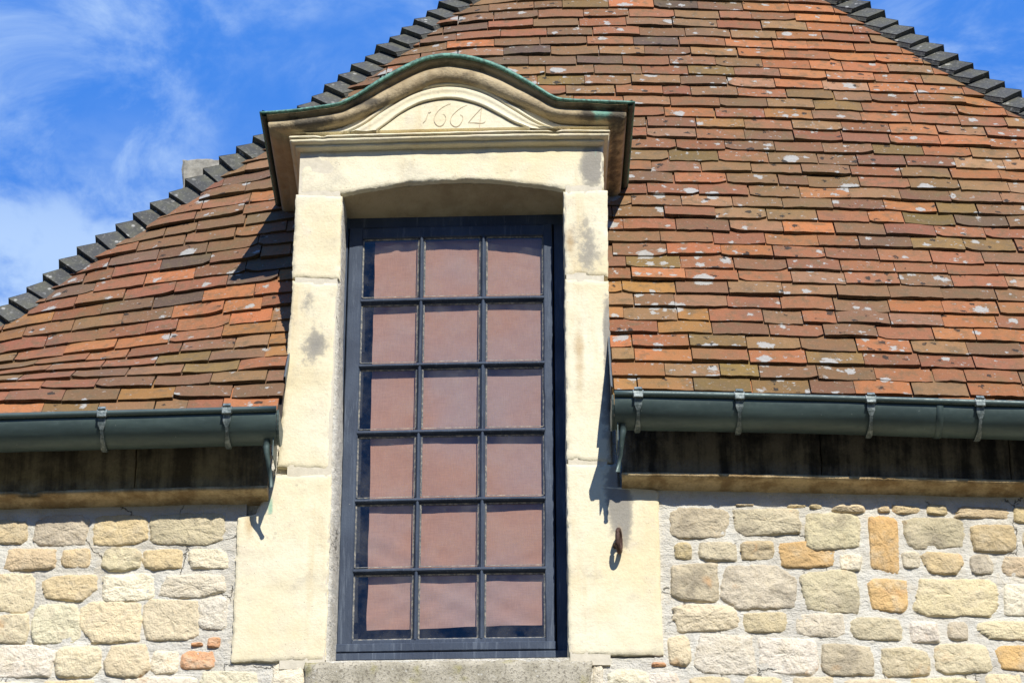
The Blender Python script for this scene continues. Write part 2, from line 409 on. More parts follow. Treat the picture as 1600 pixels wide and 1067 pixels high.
def mat_sill():
    m, t = mat('lichened_sill_stone')
    P = t.pos
    n = t.noise(P, 12, 5, 0.65); n2 = t.noise(P, 110, 4, 0.7)
    c = t.mix(t.step(n, 0.35, 0.65), (0.34, 0.31, 0.23), (0.50, 0.46, 0.36))
    c = t.mix(t.math('MULTIPLY', t.step(n2, 0.50, 0.66), 0.8), c, (0.14, 0.12, 0.09))
    c = t.mix(t.math('MULTIPLY', t.step(t.vor(P, 55), 0.25, 0.15), t.step(t.noise(P, 14, 3), 0.50, 0.6)), c, (0.52, 0.50, 0.43))
    c = t.mix(t.math('MULTIPLY', t.step(t.noise(P, 8, 4), 0.56, 0.66), 0.5), c, (0.33, 0.30, 0.09))
    t.put(t.bs.inputs['Base Color'], c); t.bs.inputs['Roughness'].default_value = 0.95
    t.put(t.bs.inputs['Normal'], bump(t, t.math('ADD', n2, n), 0.006, 0.9))
    return m
M = dict(joint=mat_plain('pale_joint_mortar', (0.60, 0.55, 0.43), 0.95, 40, 0.25), ashlar=mat_ashlar(), mould=mat_moulding(), rubble=mat_rubble(), mortar=mat_mortar(), tile=mat_tile(),
         hip=mat_hip(), zinc=mat_zinc(), galv=mat_galv(), copper=mat_copper(), paint=mat_paint(), putty=mat_putty(),
         glass=mat_glass(), curtain=mat_curtain(), sill=mat_sill(),
         dark=mat_plain('dark_interior', (0.02, 0.02, 0.022)), batten=mat_plain('dark_timber_underlay', (0.035, 0.028, 0.022)),
         lead=mat_plain('grey_lead', (0.13, 0.15, 0.155), 0.55, 40, 0.4, 0.3),
         iron=mat_plain('rusty_iron', (0.075, 0.04, 0.03), 0.7, 90, 0.5, 0.4),
         frieze_pale=mat_frieze('ochre_frieze_stone', (0.40, 0.31, 0.17), (0.12, 0.09, 0.05)), frieze=mat_frieze('shade_toned_frieze_stone', (0.26, 0.21, 0.14), (0.035, 0.03, 0.022)),  # second frieze stone: gutter shade put into its dark colour, with stain runs
         ledge=mat_frieze('ochre_ledge_stone', (0.58, 0.44, 0.24), (0.30, 0.20, 0.09)),
         lichen_stone=mat_plain('lichened_chimney_stone', (0.27, 0.26, 0.22), 0.95, 26, 0.9), sky_block=mat_plain('sky_block_green', (0.045, 0.06, 0.022), 0.95, 0.2, 0.4), ground=mat_plain('gravel_ground', (0.065, 0.065, 0.05), 0.95, 3, 0.3))

# ------------------------------------------------------------------ setting: ground, and an added ring against the low sky
g = MB(); g.box(-900, 900, -900, 900, -0.5, 0.0)
tag(g.build('ground', M['ground'], bendit=False), kind='structure')
hg = MB(); rows = []  # unseen ring of slopes, added to block low sky light from the facade
for k, (rad_, hgt) in enumerate(((90, -0.3), (115, 14), (140, 34), (165, 47), (200, 54), (260, 50), (340, -0.4))):
    rows.append([(rad_*sin(2*pi*i/90), rad_*cos(2*pi*i/90), hgt*(1+0.16*nz(sin(2*pi*i/90)*3, cos(2*pi*i/90)*3, k, 1.0, 3)) if hgt > 0 else hgt) for i in range(90)])
hg.grid(rows, closed=True)
tag(hg.build('added_sky_block_hills', M['sky_block'], bendit=False, shade=True), kind='structure')

# ------------------------------------------------------------------ the house
house = thing('stone_house', (0, 1.0, 0), 'old limestone house with steep lichened red tile roof and tall dated stone dormer', 'house')

OX0, OX1 = -0.637, 0.192                      # window opening
CHL, CHR = -0.812, 0.348                      # outer faces of the dormer cheeks
Z_SILL = fz(1033); Z_SPR = fz(300); Z_CROWN = fz(283)
def arch(x):
    u = (x-(OX0+OX1)/2)/((OX1-OX0)/2); return Z_SPR+(Z_CROWN-Z_SPR)*max(0.0, 1-u*u)

def panel(mb, f, nu, nv, yf, yb, bevel=0.006, amp=0.0022, seed=0, wob=0.0022, tint=None, ns=9.0):
    """a worn block: front sheet with rounded arrises and its four sides; f(u, v) -> (x, z)"""
    rows = []
    x00, z00 = f(0, 0); x10, z10 = f(1, 0); x01, z01 = f(0, 1)
    W = abs(x10-x00); H = abs(z01-z00)
    for j in range(nv+1):
        r = []
        for i in range(nu+1):
            # crowd the first and last cells on the arris
            def q(k, n, L):
                if k == 0: return 0.0
                if k == n: return 1.0
                b = min(0.3, bevel*0.6/L)
                if k == 1: return b*0.45
                if k == n-1: return 1-b*0.45
                return b+(1-2*b)*(k-2)/(n-4)
            u = q(i, nu, W); v = q(j, nv, H)
            x, z = f(u, v)
            de = min(u*W, (1-u)*W, v*H, (1-v)*H)
            e = 1-smooth(de/bevel)
            wx = wob*(fbm(x, 0, z, 22, seed, 3)+0.8*fbm(x, 3, z, 70, seed, 2)); wz = wob*(fbm(x, 5, z, 22, seed, 3)+0.8*fbm(x, 9, z, 70, seed, 2))
            x2, z2 = x+wx*e*2.0, z+wz*e*2.0
            y = yf+bevel*0.75*e*(1+0.9*fbm(x, 1, z, 30, seed, 2))+amp*fbm(x, 0, z, ns, seed, 4)*2
            y += 0.007*smooth((fbm(x, 2, z, 34, seed+3, 3)-0.20)*8)*(1-smooth(de/0.016))
            r.append((x2, y, z2))
        rows.append(r)
    col_ = None
    idx = []
    for r in rows: idx.append([mb.add(p, tint(p[0], p[2]) if tint else None) for p in r])
    for j in range(nv):
        for i in range(nu):
            mb.f.append((idx[j][i], idx[j][i+1], idx[j+1][i+1], idx[j+1][i]))
    ring = idx[0][:]+[idx[j][-1] for j in range(1, nv+1)]+idx[-1][-2::-1]+[idx[j][0] for j in range(nv-1, 0, -1)]
    back = []
    for k in ring:
        p = mb.v[k]; back.append(mb.add((p[0], yb, p[2]), mb.c[k]))
    n = len(ring)
    for k in range(n): mb.f.append((ring[(k+1) % n], ring[k], back[k], back[(k+1) % n]))

def quadf(p00, p10, p11, p01):
    def f(u, v):
        return tuple((1-u)*(1-v)*a+u*(1-v)*b+u*v*c+(1-u)*v*d for a, b, c, d in zip(p00, p10, p11, p01))
    return f
def pxq(*pts, Y=0.0):
    """four photo places (bottom left, bottom right, top right, top left) on plane Y"""
    return quadf(*[at(px, py, Y) for px, py in pts])

def blob(px, py, rx, ry, X, Z):
    x, z = at(px, py); sx = rx/440.0; sz = ry/370.0
    return exp(-((X-x)/sx)**2-((Z-z)/sz)**2)
def jamb_tint(X, Z):
    s = 0.0; s += 0.45*blob(922, 262, 20, 34, X, Z)*2+0.42*blob(935, 255, 9, 40, X, Z)+0.55*blob(948, 520, 8, 60, X, Z)*1.3
    s += 0.75*blob(962, 775, 22, 50, X, Z)+0.6*blob(975, 820, 16, 45, X, Z)+0.5*blob(945, 640, 10, 60, X, Z)
    s += 0.30*blob(490, 500, 34, 60, X, Z)+0.30*blob(480, 470, 12, 20, X, Z)+0.36*blob(912, 365, 44, 60, X, Z)+0.3*blob(480, 560, 22, 30, X, Z)
    s += 0.4*blob(940, 180, 30, 12, X, Z)+0.35*blob(920, 410, 26, 50, X, Z)
    s += 0.5*blob(953, 600, 6, 110, X, Z)+0.35*blob(455, 300, 10, 10, X, Z)+0.4*blob(500, 540, 20, 24, X, Z)+0.3*blob(520, 400, 8, 60, X, Z)
    w = 0.5*blob(905, 560, 14, 120, X, Z)+0.45*blob(890, 380, 14, 50, X, Z)+0.5*blob(390, 820, 14, 34, X, Z)+0.5*blob(968, 850, 8, 40, X, Z)
    g_ = 0.75*blob(423, 795, 6, 22, X, Z)+0.6*blob(930, 240, 5, 14, X, Z)
    return (s*1.45, w*1.5, g_*1.2, 1)

YF = -0.012                                   # face of the cut stone
def block(name, f, nu, nv, seed, label=None, **kw):
    mb = MB(); panel(mb, f, nu, nv, kw.pop('yf', YF), kw.pop('yb', 0.20), seed=seed, tint=jamb_tint, **kw)
    o = mb.build(name, M['ashlar'], house, shade=True)
    if label: o['label'] = label
    return o
# jambs: three blocks each side
def lshape(left, seedx):
    xr_ = OX0-0.005 if left else OX1+0.003
    zb, zm, zt_ = (fz(1029), fz(801), fz(738)) if left else (fz(1026), fz(767), fz(729))
    pts = [(zb, at(362, 1027)[0]), (zm-0.002, at(372, 802)[0]), (zm+0.002, at(398, 799)[0]), (zt_, at(430, 739)[0])] if left else \
          [(zb, at(1036, 1027)[0]), (zm-0.002, at(1028, 768)[0]), (zm+0.002, at(967, 766)[0]), (zt_, at(965, 730)[0])]
    def f(u, v):
        z = zb+(zt_-zb)*v
        for (z0, x0), (z1, x1) in zip(pts, pts[1:]):
            if z <= z1 or (z1, x1) == pts[-1]: xe = x0+(x1-x0)*max(0, min(1, (z-z0)/(z1-z0))); break
        return (xe*(1-u)+xr_*u, z) if left else (xr_*(1-u)+xe*u, z)
    return f
block('jamb_block', lshape(True, 1), 44, 70, 1, 'largest lower left jamb stone')
block('jamb_block', quadf(at(434, 731), (OX0-0.016, fz(730)), (OX0-0.008, fz(440)), at(458, 440)), 26, 70, 3)
block('jamb_block', quadf(at(457, 436), (OX0, fz(434)), (OX0, fz(304)), at(462, 306)), 22, 34, 4)
block('jamb_block', quadf((OX1+0.004, fz(434)), at(950, 434), at(949, 300), (OX1, fz(304))), 22, 34, 5)
block('jamb_block', quadf((OX1+0.003, fz(722)), at(956, 724), at(951, 441), (OX1+0.002, fz(441))), 24, 70, 6)
block('jamb_block', lshape(False, 8), 44, 70, 8, 'large lower right jamb stone with soot streak')
# lintel with its shallow arch
def lint(u, v):
    x = at(470, 265)[0]*(1-u)+at(943, 265)[0]*u
    zt = fz(232); zb = arch(x) if OX0 < x < OX1 else Z_SPR
    return x, zb+(zt-zb)*v
lm = MB(); panel(lm, lint, 96, 20, YF+0.002, 0.30, seed=11, tint=jamb_tint, bevel=0.006)
lintel = lm.build('lintel', M['ashlar'], house, shade=True)
# stone soffit behind the arch dropping to the head of the frame
sf = MB(); rows = []
for k in range(8):
    t_ = k/7; y = 0.02+0.15*t_
    rows.append([(x, y, (arch(x)-0.001)*(1-t_)+t_*min(arch(x), fz(337, 0.157))+0.0) for x in [OX0-0.02+(OX1-OX0+0.04)*i/40 for i in range(41)]])
sf.grid(rows); sf.grid([[(x, y, z+0.06) for x, y, z in r] for r in rows])
sf.build('soffit', M['mould'], lintel, shade=True)

# the core of the dormer: mortared masonry behind the blocks, with the opening left free
core = MB()
ZTOP = fz(205)
def cbox(x0, x1, z0, z1, y0=-0.0095, y1=0.9): core.box(x0, x1, y0, y1, z0, z1)
cbox(CHL+0.01, OX0-0.008, Z_SILL-0.02, ZTOP+0.08)
cbox(OX1+0.008, CHR-0.01, Z_SILL-0.02, ZTOP+0.08)
core.box(OX0-0.008, OX1+0.008, 0.035, 0.9, fz(262), ZTOP+0.08)
fixn(core.build('dormer_wall', M['joint'], house))
# fillet of lime mortar on the left reveal, bedding the frame
fl = MB()
rows = []
for j in range(60):
    z = Z_SILL+(Z_SPR-Z_SILL)*j/59
    w = 0.008+0.012*smooth((Z_SPR-0.45-z)/0.6)+0.003*fbm(0, 0, z, 20, 3)
    rows.append([(OX0-0.03, 0.0, z), (OX0-0.006, -0.002, z), (OX0+w*0.35, 0.03, z), (OX0+w*0.8, 0.09, z), (OX0+w, 0.156, z)])
fl.grid(rows); fl.build('mortar_fillet', M['mortar'], house, shade=True)

# ------------------------------------------------------------------ pediment
PJ = -0.105
edge_px = [(413, 178), (440, 176), (470, 173), (505, 168), (530, 163.5), (545, 157), (562, 148), (600, 124), (640, 103), (665, 93), (690, 88.5), (710, 88.5), (740, 93),
           (780, 106), (820, 127), (845, 142), (862, 152), (878, 157), (920, 159.5), (985, 162)]
edge = [at(px, py, PJ) for px, py in edge_px]
def resample(pts, n):
    # Catmull-Rom through the points
    out = []
    m = len(pts)-1
    for i in range(n+1):
        t_ = i/n*m; k = min(int(t_), m-1); a = t_-k
        p0 = pts[max(k-1, 0)]; p1 = pts[k]; p2 = pts[k+1]; p3 = pts[min(k+2, m)]
        out.append(tuple(0.5*((2*b)+(-a_+c)*a+(2*a_-5*b+4*c-d)*a*a+(-a_+3*b-3*c+d)*a**3) for a_, b, c, d in zip(p0, p1, p2, p3)))
    return out
E = resample(edge, 120)
def normals(pts):
    out = []
    for i in range(len(pts)):
        a = pts[max(i-1, 0)]; b = pts[min(i+1, len(pts)-1)]
        dx, dz = b[0]-a[0], b[1]-a[1]; L = sqrt(dx*dx+dz*dz)
        out.append((dz/L, -dx/L))               # pointing down
    return out
EN = normals(E)
XL, XR = E[0][0], E[-1][0]
YBACK = 0.95
def thin(z): return 0.66+0.34*smooth((z-E[0][1]-0.01)/0.16)
def cornice(name, prof, matl, tintf=None, amp=0.0, seed=0, wrap=True):
    """sweep profile [(n, Y)] under the wavy edge and back along both cheeks"""
    mb = MB(); rows = []
    k_ = 1.18
    for (n, Y) in prof:
        ins = (Y-PJ)*k_
        r = []
        zl = E[0][1]-n*thin(E[0][1]); zr = E[-1][1]-n*thin(E[-1][1])
        if wrap:
            for t_ in range(8): r.append((XL+ins, YBACK+(Y-YBACK)*t_/8, zl))
        for i, (p, q) in enumerate(zip(E, EN)):
            kn = thin(p[1])
            x = p[0]+q[0]*n*kn; z = p[1]+q[1]*n*kn
            x = max(XL+ins, min(XR-ins, x))
            if i == 0: x, z = XL+ins, zl
            if i == len(E)-1: x, z = XR-ins, zr
            d = amp*fbm(x, n*3, z, 16, seed, 4)
            r.append((x, Y-d, z+d*0.6))
        if wrap:
            for t_ in range(1, 9): r.append((XR-ins, Y+(YBACK-Y)*t_/8, zr))
        rows.append(r)
    idx = [[mb.add(p, tintf(p) if tintf else None) for p in r] for r in rows]
    for i in range(len(rows)-1):
        for j in range(len(rows[0])-1):
            mb.f.append((idx[i][j], idx[i+1][j], idx[i+1][j+1], idx[i][j+1]))
    return mb
def arcp(cn, cy, r, a0, a1, n):
    return [(cn+r*sin(radians(a0+(a1-a0)*k/n)), cy-r*cos(radians(a0+(a1-a0)*k/n))) for k in range(n+1)]
prof = [(0.004, PJ+0.006), (0.014, PJ+0.008), (0.018, PJ+0.016), (0.021, PJ+0.030), (0.027, PJ+0.036)]
prof += arcp(0.058, -0.060, 0.033, -55, 100, 10)     # torus
prof += [(0.094, -0.050), (0.100, -0.046), (0.102, -0.030), (0.102, 0.01)]
pediment_tint = lambda p: (0.20+0.75*blob(490, 198, 26, 10, p[0], p[2]+0.04)+0.7*blob(960, 185, 16, 14, p[0], p[2]+0.04)+0.5*blob(920, 184, 12, 12, p[0], p[2]+0.04)+0.4*blob(575, 165, 50, 8, p[0], p[2]+0.04)+(0.25 if p[1] < PJ+0.035 else 0), 0.2,
                           1.0*blob(938, 181, 22, 12, p[0], p[2]+0.04), 1)
pm = cornice('c', prof, M['mould'], pediment_tint, amp=0.003, seed=2)
pedim = pm.build('pediment_cornice', M['mould'], house, shade=True)
# copper sheet over it
cprof = [(-0.004, 0.30), (-0.007, PJ-0.004), (-0.006, PJ-0.012), (0.000, PJ-0.015), (0.007, PJ-0.014), (0.010, PJ-0.010), (0.009, PJ-0.002), (0.002, PJ+0.004)]
def ctint(p): return (0.0, 0, 0, 1)
cm_ = cornice('c', cprof[1:], M['copper'], ctint)
cop = cm_.build('copper_capping', M['copper'], house, shade=True)
# roof of the dormer: the same wave run back into the main roof
dr = MB()
rows = [[(p[0], y, p[1]+0.007) for p in E] for y in (PJ-0.004, 0.1, 0.35, 0.6, 0.95)]
dr.grid(rows)
dr.build('dormer_roof', M['copper'], house, shade=True)
# dark rolled edge of the sheet along both returns
for X in (XL, XR):
    ed = MB(); ed.tint = (0.85, 0, 0, 1)
    z0 = E[0][1] if X == XL else E[-1][1]
    s = -1 if X == XL else 1
    ed.grid([[(X+s*0.006, y, z0+0.008), (X+s*0.012, y, z0-0.004), (X+s*0.006, y, z0-0.018), (X-s*0.008, y, z0-0.020), (X-s*0.010, y, z0)] for y in (PJ-0.014, 0.1, 0.3, 0.6, 0.9)], closed=True)
    ed.build('rolled_edge', M['copper'], cop, shade=True)

# tympanum and its mouldings
arc1 = [at(px, py, -0.05) for px, py in [(536, 207), (565, 193), (600, 168), (635, 147), (668, 135), (700, 131), (732, 134), (765, 145), (800, 166), (835, 188), (862, 200), (890, 203)]]
arc2 = [at(px, py, -0.045) for px, py in [(588, 207), (606, 194), (628, 178), (655, 164), (680, 158), (703, 156), (726, 159), (752, 167), (780, 181), (802, 193), (815, 198), (828, 204)]]
A1 = resample(arc1, 80); A2 = resample(arc2, 80)
tp = MB()
xa, za = at(452, 209, -0.03); xb, _ = at(953, 206, -0.03)
def topz(x):
    best = min(range(len(E)), key=lambda i: abs(E[i][0]-x)); return E[best][1]
def curve_z(A, x):
    if x <= A[0][0] or x >= A[-1][0]: return -9
    for p, q in zip(A, A[1:]):
        if p[0] <= x <= q[0]: return p[1]+(q[1]-p[1])*(x-p[0])/(q[0]-p[0]+1e-9)
    return -9
def between(mb, x0, x1, lo, hi, Y, n, m):
    rows = []
    for i in range(n+1):
        x = x0+(x1-x0)*i/n; a, b = lo(x), hi(x)
        b = max(a+0.0005, b)
        rows.append([(x, -0.030, a), ]+[(x, Y+0.0016*fbm(x, 0, a+(b-a)*k/m, 10, 5), a+(b-a)*k/m) for k in range(m+1)]+[(x, -0.030, b)])
    idx = [[mb.add(p, jamb_tint(p[0], p[2])) for p in r_] for r_ in rows]
    for i in range(n):
        for k in range(m+2): mb.f.append((idx[i][k], idx[i+1][k], idx[i+1][k+1], idx[i][k+1]))
GRV = 0.0050
between(tp, xa+0.004, xb-0.004, lambda x: za-0.02, lambda x: max(topz(x)-0.055, za+0.01), -0.030, 120, 10)
between(tp, A2[0][0]+0.012, A2[-1][0]-0.012, lambda x: za-0.01, lambda x: curve_z(A2, x)-GRV, -0.051, 90, 24)
def lo_out(x):
    c = curve_z(A1, x); return za-0.01 if c < za else c+GRV
between(tp, xa+0.006, xb-0.006, lo_out, lambda x: max(topz(x)-0.075, lo_out(x)+0.001), -0.050, 140, 14)
tymp = tp.build('tympanum', M['ashlar'], house, shade=False)
bd = MB(); prof_b = [(0.0, -0.030), (0.0, -0.060), (0.12, -0.062), (0.16, -0.058), (0.19, -0.052), (0.24, -0.054), (0.38, -0.064), (0.55, -0.058), (0.72, -0.055), (0.88, -0.061), (0.97, -0.062), (1.0, -0.058), (1.0, -0.030)]
rows = []
for t_, Y in prof_b:
    rows.append([(a[0]*(1-t_)+b[0]*t_, Y+0.002*fbm(a[0], t_, a[1], 14, 8), a[1]*(1-t_)+b[1]*t_) for a, b in zip(A1, A2)])
idx = [[bd.add(p, (0.12, 0.25, 0, 1)) for p in r] for r in rows]
for i in range(len(rows)-1):
    for j in range(80): bd.f.append((idx[i][j], idx[i+1][j], idx[i+1][j+1], idx[i][j+1]))
bd.build('arched_moulding', M['ashlar'], tymp, shade=True)
# horizontal moulding
hm = MB()
zA = fz(205, -0.063); zB = fz(233, -0.01)
hh = zA-zB
hprof = [(0.0, -0.030), (0.003, -0.062), (0.008, -0.064), (0.20*hh, -0.063), (0.22*hh, -0.052), (0.27*hh, -0.050), (0.33*hh, -0.057), (0.42*hh, -0.060), (0.54*hh, -0.056), (0.62*hh, -0.044), (0.65*hh, -0.034), (0.70*hh, -0.034), (0.73*hh, -0.040), (0.84*hh, -0.038), (0.90*hh, -0.026), (0.96*hh, -0.012), (0.98*hh, 0.01)]
xl0, xr0 = at(452, 215, -0.06)[0], at(953, 212, -0.06)[0]
rows = []
for n, Y in hprof:
    ins = (Y+0.063)*0.9
    r = [(xl0+ins, 0.5, zA-n)]
    for i in range(121):
        x = xl0+ins+(xr0-xl0-2*ins)*i/120
        chip = 0.012*smooth((fbm(x, 2, 0, 9, 4, 3)-0.22)*6)*(1 if n < 0.18*hh else 0.3)
        r.append((x, Y+0.0035*fbm(x, n*10, 0, 14, 9)+chip, zA-n+0.0025*fbm(x, n*8, 1, 12, 6)))
    r.append((xr0-ins, 0.5, zA-n)); rows.append(r)
idx = [[hm.add(p, (0.12+0.5*max(0, blob(930, 215, 40, 15, p[0], p[2]))+0.25*blob(590, 222, 90, 6, p[0], p[2])+0.2*blob(760, 222, 50, 6, p[0], p[2]), 0.3, 0, 1)) for p in r] for r in rows]
for i in range(len(rows)-1):
    for j in range(len(rows[0])-1): hm.f.append((idx[i][j], idx[i+1][j], idx[i+1][j+1], idx[i][j+1]))
hm.build('string_moulding', M['ashlar'], house, shade=True)

# date 1664: thin raised strips, coloured darker in place of real cuts
def stroke(mb, pts, w=0.0016):
    P = [Vector((at(px, py, -0.0515)[0], 0, at(px, py, -0.0515)[1])) for px, py in pts]
    rows = []
    for i, p in enumerate(P):
        d = (P[min(i+1, len(P)-1)]-P[max(i-1, 0)]).normalized(); nrm = Vector((-d.z, 0, d.x))
        ww = w*(0.35+0.65*sin(pi*(i+0.6)/(len(P)+0.2)))
        rows.append([(p.x-nrm.x*ww, -0.0532, p.z-nrm.z*ww), (p.x, -0.0540, p.z), (p.x+nrm.x*ww, -0.0532, p.z+nrm.z*ww)])
    mb.grid(rows)
dt = MB()
def cur(pts, n=26): return resample(pts, n)
Z0 = lambda x, y: (640+x/11.43, 160+y/11.43)
one = [Z0(*p) for p in [(335, 190), (310, 260), (285, 320), (255, 355), (240, 375)]]
one2 = [Z0(*p) for p in [(330, 180), (355, 185), (385, 172)]]
six = [Z0(*p) for p in [(740, 30), (640, 65), (540, 130), (465, 220), (440, 310), (460, 380), (520, 428), (590, 410), (635, 345), (650, 275), (625, 230), (590, 215)]]
six2 = [Z0(*p) for p in [(1030, 55), (930, 95), (830, 170), (755, 250), (728, 330), (750, 400), (815, 440), (880, 420), (930, 355), (955, 290), (940, 245), (900, 228)]]
f1 = [Z0(*p) for p in [(1300, 95), (1180, 215), (1050, 365)]]
f2 = [Z0(*p) for p in [(1050, 368), (1150, 368), (1250, 375), (1320, 370), (1360, 340)]]
f3 = [Z0(*p) for p in [(1295, 110), (1275, 220), (1258, 370), (1245, 500)]]
for s_, w_ in ((one, .0022), (one2, .003), (six, .0015), (six2, .0015), (f1, .0013), (f2, .0014), (f3, .0012)): stroke(dt, cur(s_), w_)
strip_tone = mat_plain('date_strip_tone', (0.56, 0.48, 0.33))
dt.build('incised_date', strip_tone, tymp, shade=False)

# ------------------------------------------------------------------ rubble walls
PAL = dict(y=(0.68, 0.58, 0.38), w=(0.74, 0.67, 0.52), g=(0.56, 0.49, 0.35), t=(0.61, 0.48, 0.29), o=(0.62, 0.32, 0.17), r=(0.62, 0.41, 0.19))
def ST(lst, sc, ox, oy): return [(ox+a/sc, oy+b/sc, ox+c/sc, oy+d/sc, k) for a, b, c, d, k in lst]
left_st = ST([(-40, 125, 150, 255, 't'), (210, 100, 500, 268, 'g'), (545, 95, 850, 262, 't'), (880, 88, 1290, 258, 'g'),
  (40, 288, 320, 412, 't'), (360, 288, 522, 397, 't'), (600, 285, 812, 412, 'g'), (838, 290, 1062, 407, 't'), (1100, 290, 1327, 402, 'w'),
  (-40, 440, 192, 655, 'y'), (260, 445, 557, 587, 't'), (598, 440, 897, 587, 'w'), (940, 445, 1310, 572, 'w'),
  (-40, 670, 157, 832, 'y'), (200, 613, 452, 832, 'w'), (475, 600, 812, 828, 'y'), (850, 590, 1147, 818, 'y'), (1160, 575, 1317, 757, 'w'), (1205, 800, 1282, 862, 'o'), (1108, 833, 1182, 852, 'o'),
  (-40, 848, 307, 1032, 'w'), (330, 855, 582, 1032, 'y'), (613, 850, 862, 1027, 'y'), (880, 878, 1032, 1012, 'w'), (1052, 880, 1247, 987, 'o'),
  (-40, 1062, 200, 1190, 'w'), (240, 1056, 560, 1190, 'y'), (700, 1035, 1120, 1190, 'w'), (1170, 1005, 1490, 1170, 'w')], 3.7175, 0, 780)
left_st += [(426, 1037, 474, 1085, 'w')]
rightA = ST([(95, 95, 417, 262, 'g'), (450, 100, 822, 247, 'g'), (848, 122, 1155, 325, 'g'), (118, 288, 218, 382, 't'), (250, 283, 472, 392, 'g'), (485, 278, 677, 387, 't'),
  (700, 278, 1015, 430, 'r'), (1030, 350, 1165, 445, 'w'), (98, 405, 367, 612, 'g'), (388, 410, 802, 657, 'g'), (830, 440, 1155, 675, 'g'), (113, 633, 464, 782, 'y'), (500, 675, 752, 787, 'y'),
  (788, 680, 1067, 813, 'w'), (83, 805, 212, 972, 'y'), (233, 798, 567, 1020, 'w'), (585, 813, 917, 1012, 'w'), (930, 850, 1225, 1027, 'g'),
  (210, 1030, 430, 1160, 'y'), (500, 1030, 722, 1160, 'y'), (775, 1030, 1022, 1160, 'y'), (-10, 952, 77, 977, 'o'), (-40, 1010, 150, 1110, 'w'),
  (455, 70, 567, 86, 't'), (742, 76, 857, 95, 't'), (868, 78, 942, 102, 't')], 3.557, 1020, 767)
rightB = ST([(0, 78, 187, 124, 't'), (250, 86, 322, 122, 't'), (328, 78, 492, 130, 't'), (520, 73, 642, 135, 't'), (683, 84, 992, 158, 't'), (1003, 88, 1140, 182, 't'),
  (195, 143, 382, 452, 'r'), (400, 148, 742, 322, 'g'), (770, 188, 1032, 342, 't'), (1055, 220, 1200, 347, 'g'), (505, 340, 737, 464, 't'), (758, 350, 902, 466, 'g'), (935, 363, 1190, 482, 't'),
  (385, 335, 495, 430, 'w'), (200, 488, 427, 667, 'r'), (453, 488, 917, 697, 'y'), (943, 518, 1200, 697, 'w'), (98, 703, 387, 832, 'g'), (428, 723, 597, 842, 'w'), (638, 723, 762, 830, 'g'),
  (803, 718, 1200, 832, 'y'), (273, 868, 547, 1032, 'y'), (567, 848, 882, 1017, 'y'), (912, 858, 1180, 1002, 'r'), (60, 1045, 380, 1160, 'y'), (418, 1035, 822, 1160, 'y'), (853, 1013, 1062, 1160, 'y')], 3.557, 1300, 767)
def make_stone(mb, x0, z0, x1, z1, kind, seed, res=0.0065, h=None):
    R = random.Random(seed*31+5)
    cx, cz = (x0+x1)/2, (z0+z1)/2; a, b = (x1-x0)/2, (z1-z0)/2
    h = h if h is not None else (0.010+0.045*min(a, b))*R.uniform(0.7, 1.2)
    a *= 1.085; b *= 1.11; n = R.uniform(4.5, 9.0); rot = R.uniform(-0.05, 0.05)
    k = PAL[kind]; v = R.uniform(0.88, 1.12)*(1.10 if cx < -0.7 else 1.0)
    c = (k[0]*v, k[1]*v*R.uniform(0.975, 1.02), k[2]*v*R.uniform(0.88, 1.06), {'g': 0.75 if cx > 0 else 0.35, 't': 0.35 if cx > 0 else 0.15, 'y': 0.12, 'w': 0.05, 'o': 0.0, 'r': 0.15}[kind])
    na = max(20, int(2*pi*max(a, b)/res/1.2)); nr = max(4, int(min(a, b)/res))
    tl, tr = R.uniform(-.16, .16), R.uniform(-.16, .16)      # corners knocked off differently
    sk = [R.uniform(0.90, 1.0) for _ in range(4)]
    rows = []
    planes = [(k2*pi/2+R.gauss(0, 0.07), R.uniform(0.96, 1.03)) for k2 in range(4)]
    planes += [(pi/4+k2*pi/2+R.gauss(0, 0.16), R.uniform(1.16, 1.36)) for k2 in range(4)]
    if R.random() < 0.35: planes.append((R.uniform(0, 2*pi), R.uniform(0.93, 1.05)))
    fac = [(R.uniform(0.25, 0.9), R.uniform(-0.7, 0.7), R.uniform(-0.7, 0.7)) for _ in range(4)]
    for j in range(nr+1):
        rr = (j/nr)**0.75
        r = []
        for i in range(na):
            th = 2*pi*i/na
            ct, st = cos(th), sin(th)
            rad = 9
            for ph, d in planes:
                q = cos(th-ph)
                if q > 0.2: rad = min(rad, d/q)
            rad = rad*(1-0.035*abs(sin(2*th)))
            rad *= 1+(0.05*nz(ct*2.4, seed*1.3, st*2.4, 1.0, 2)+0.045*nz(ct*8, seed, st*8, 1.0, 3)+0.028*nz(ct*20, seed, st*20, 1.0, 3))*rr
            ux, uz = ct*rad*rr, st*rad*rr
            x = cx+a*ux; z = cz+b*uz
            lift = (1-rr**12)
            fv = min([0.62]+[c0+a0*ux+b0*uz for c0, a0, b0 in fac])
            y = -h*lift*(0.55+0.9*fv)-0.008*fbm(x, seed, z, 20, 1, 5)*lift+0.009*abs(fbm(x, seed, z, 45, 4, 3))*lift
            y += 0.010*max(0.0, rr-0.94)/0.06-0.002
            r.append((x, y, z))
        rows.append(r)
    mb.grid(rows, closed=True, c=c)
def overlap(p, q, m=0.0): return not (p[2] < q[0]-m or q[2] < p[0]-m or p[3] < q[1]-m or q[3] < p[1]-m)
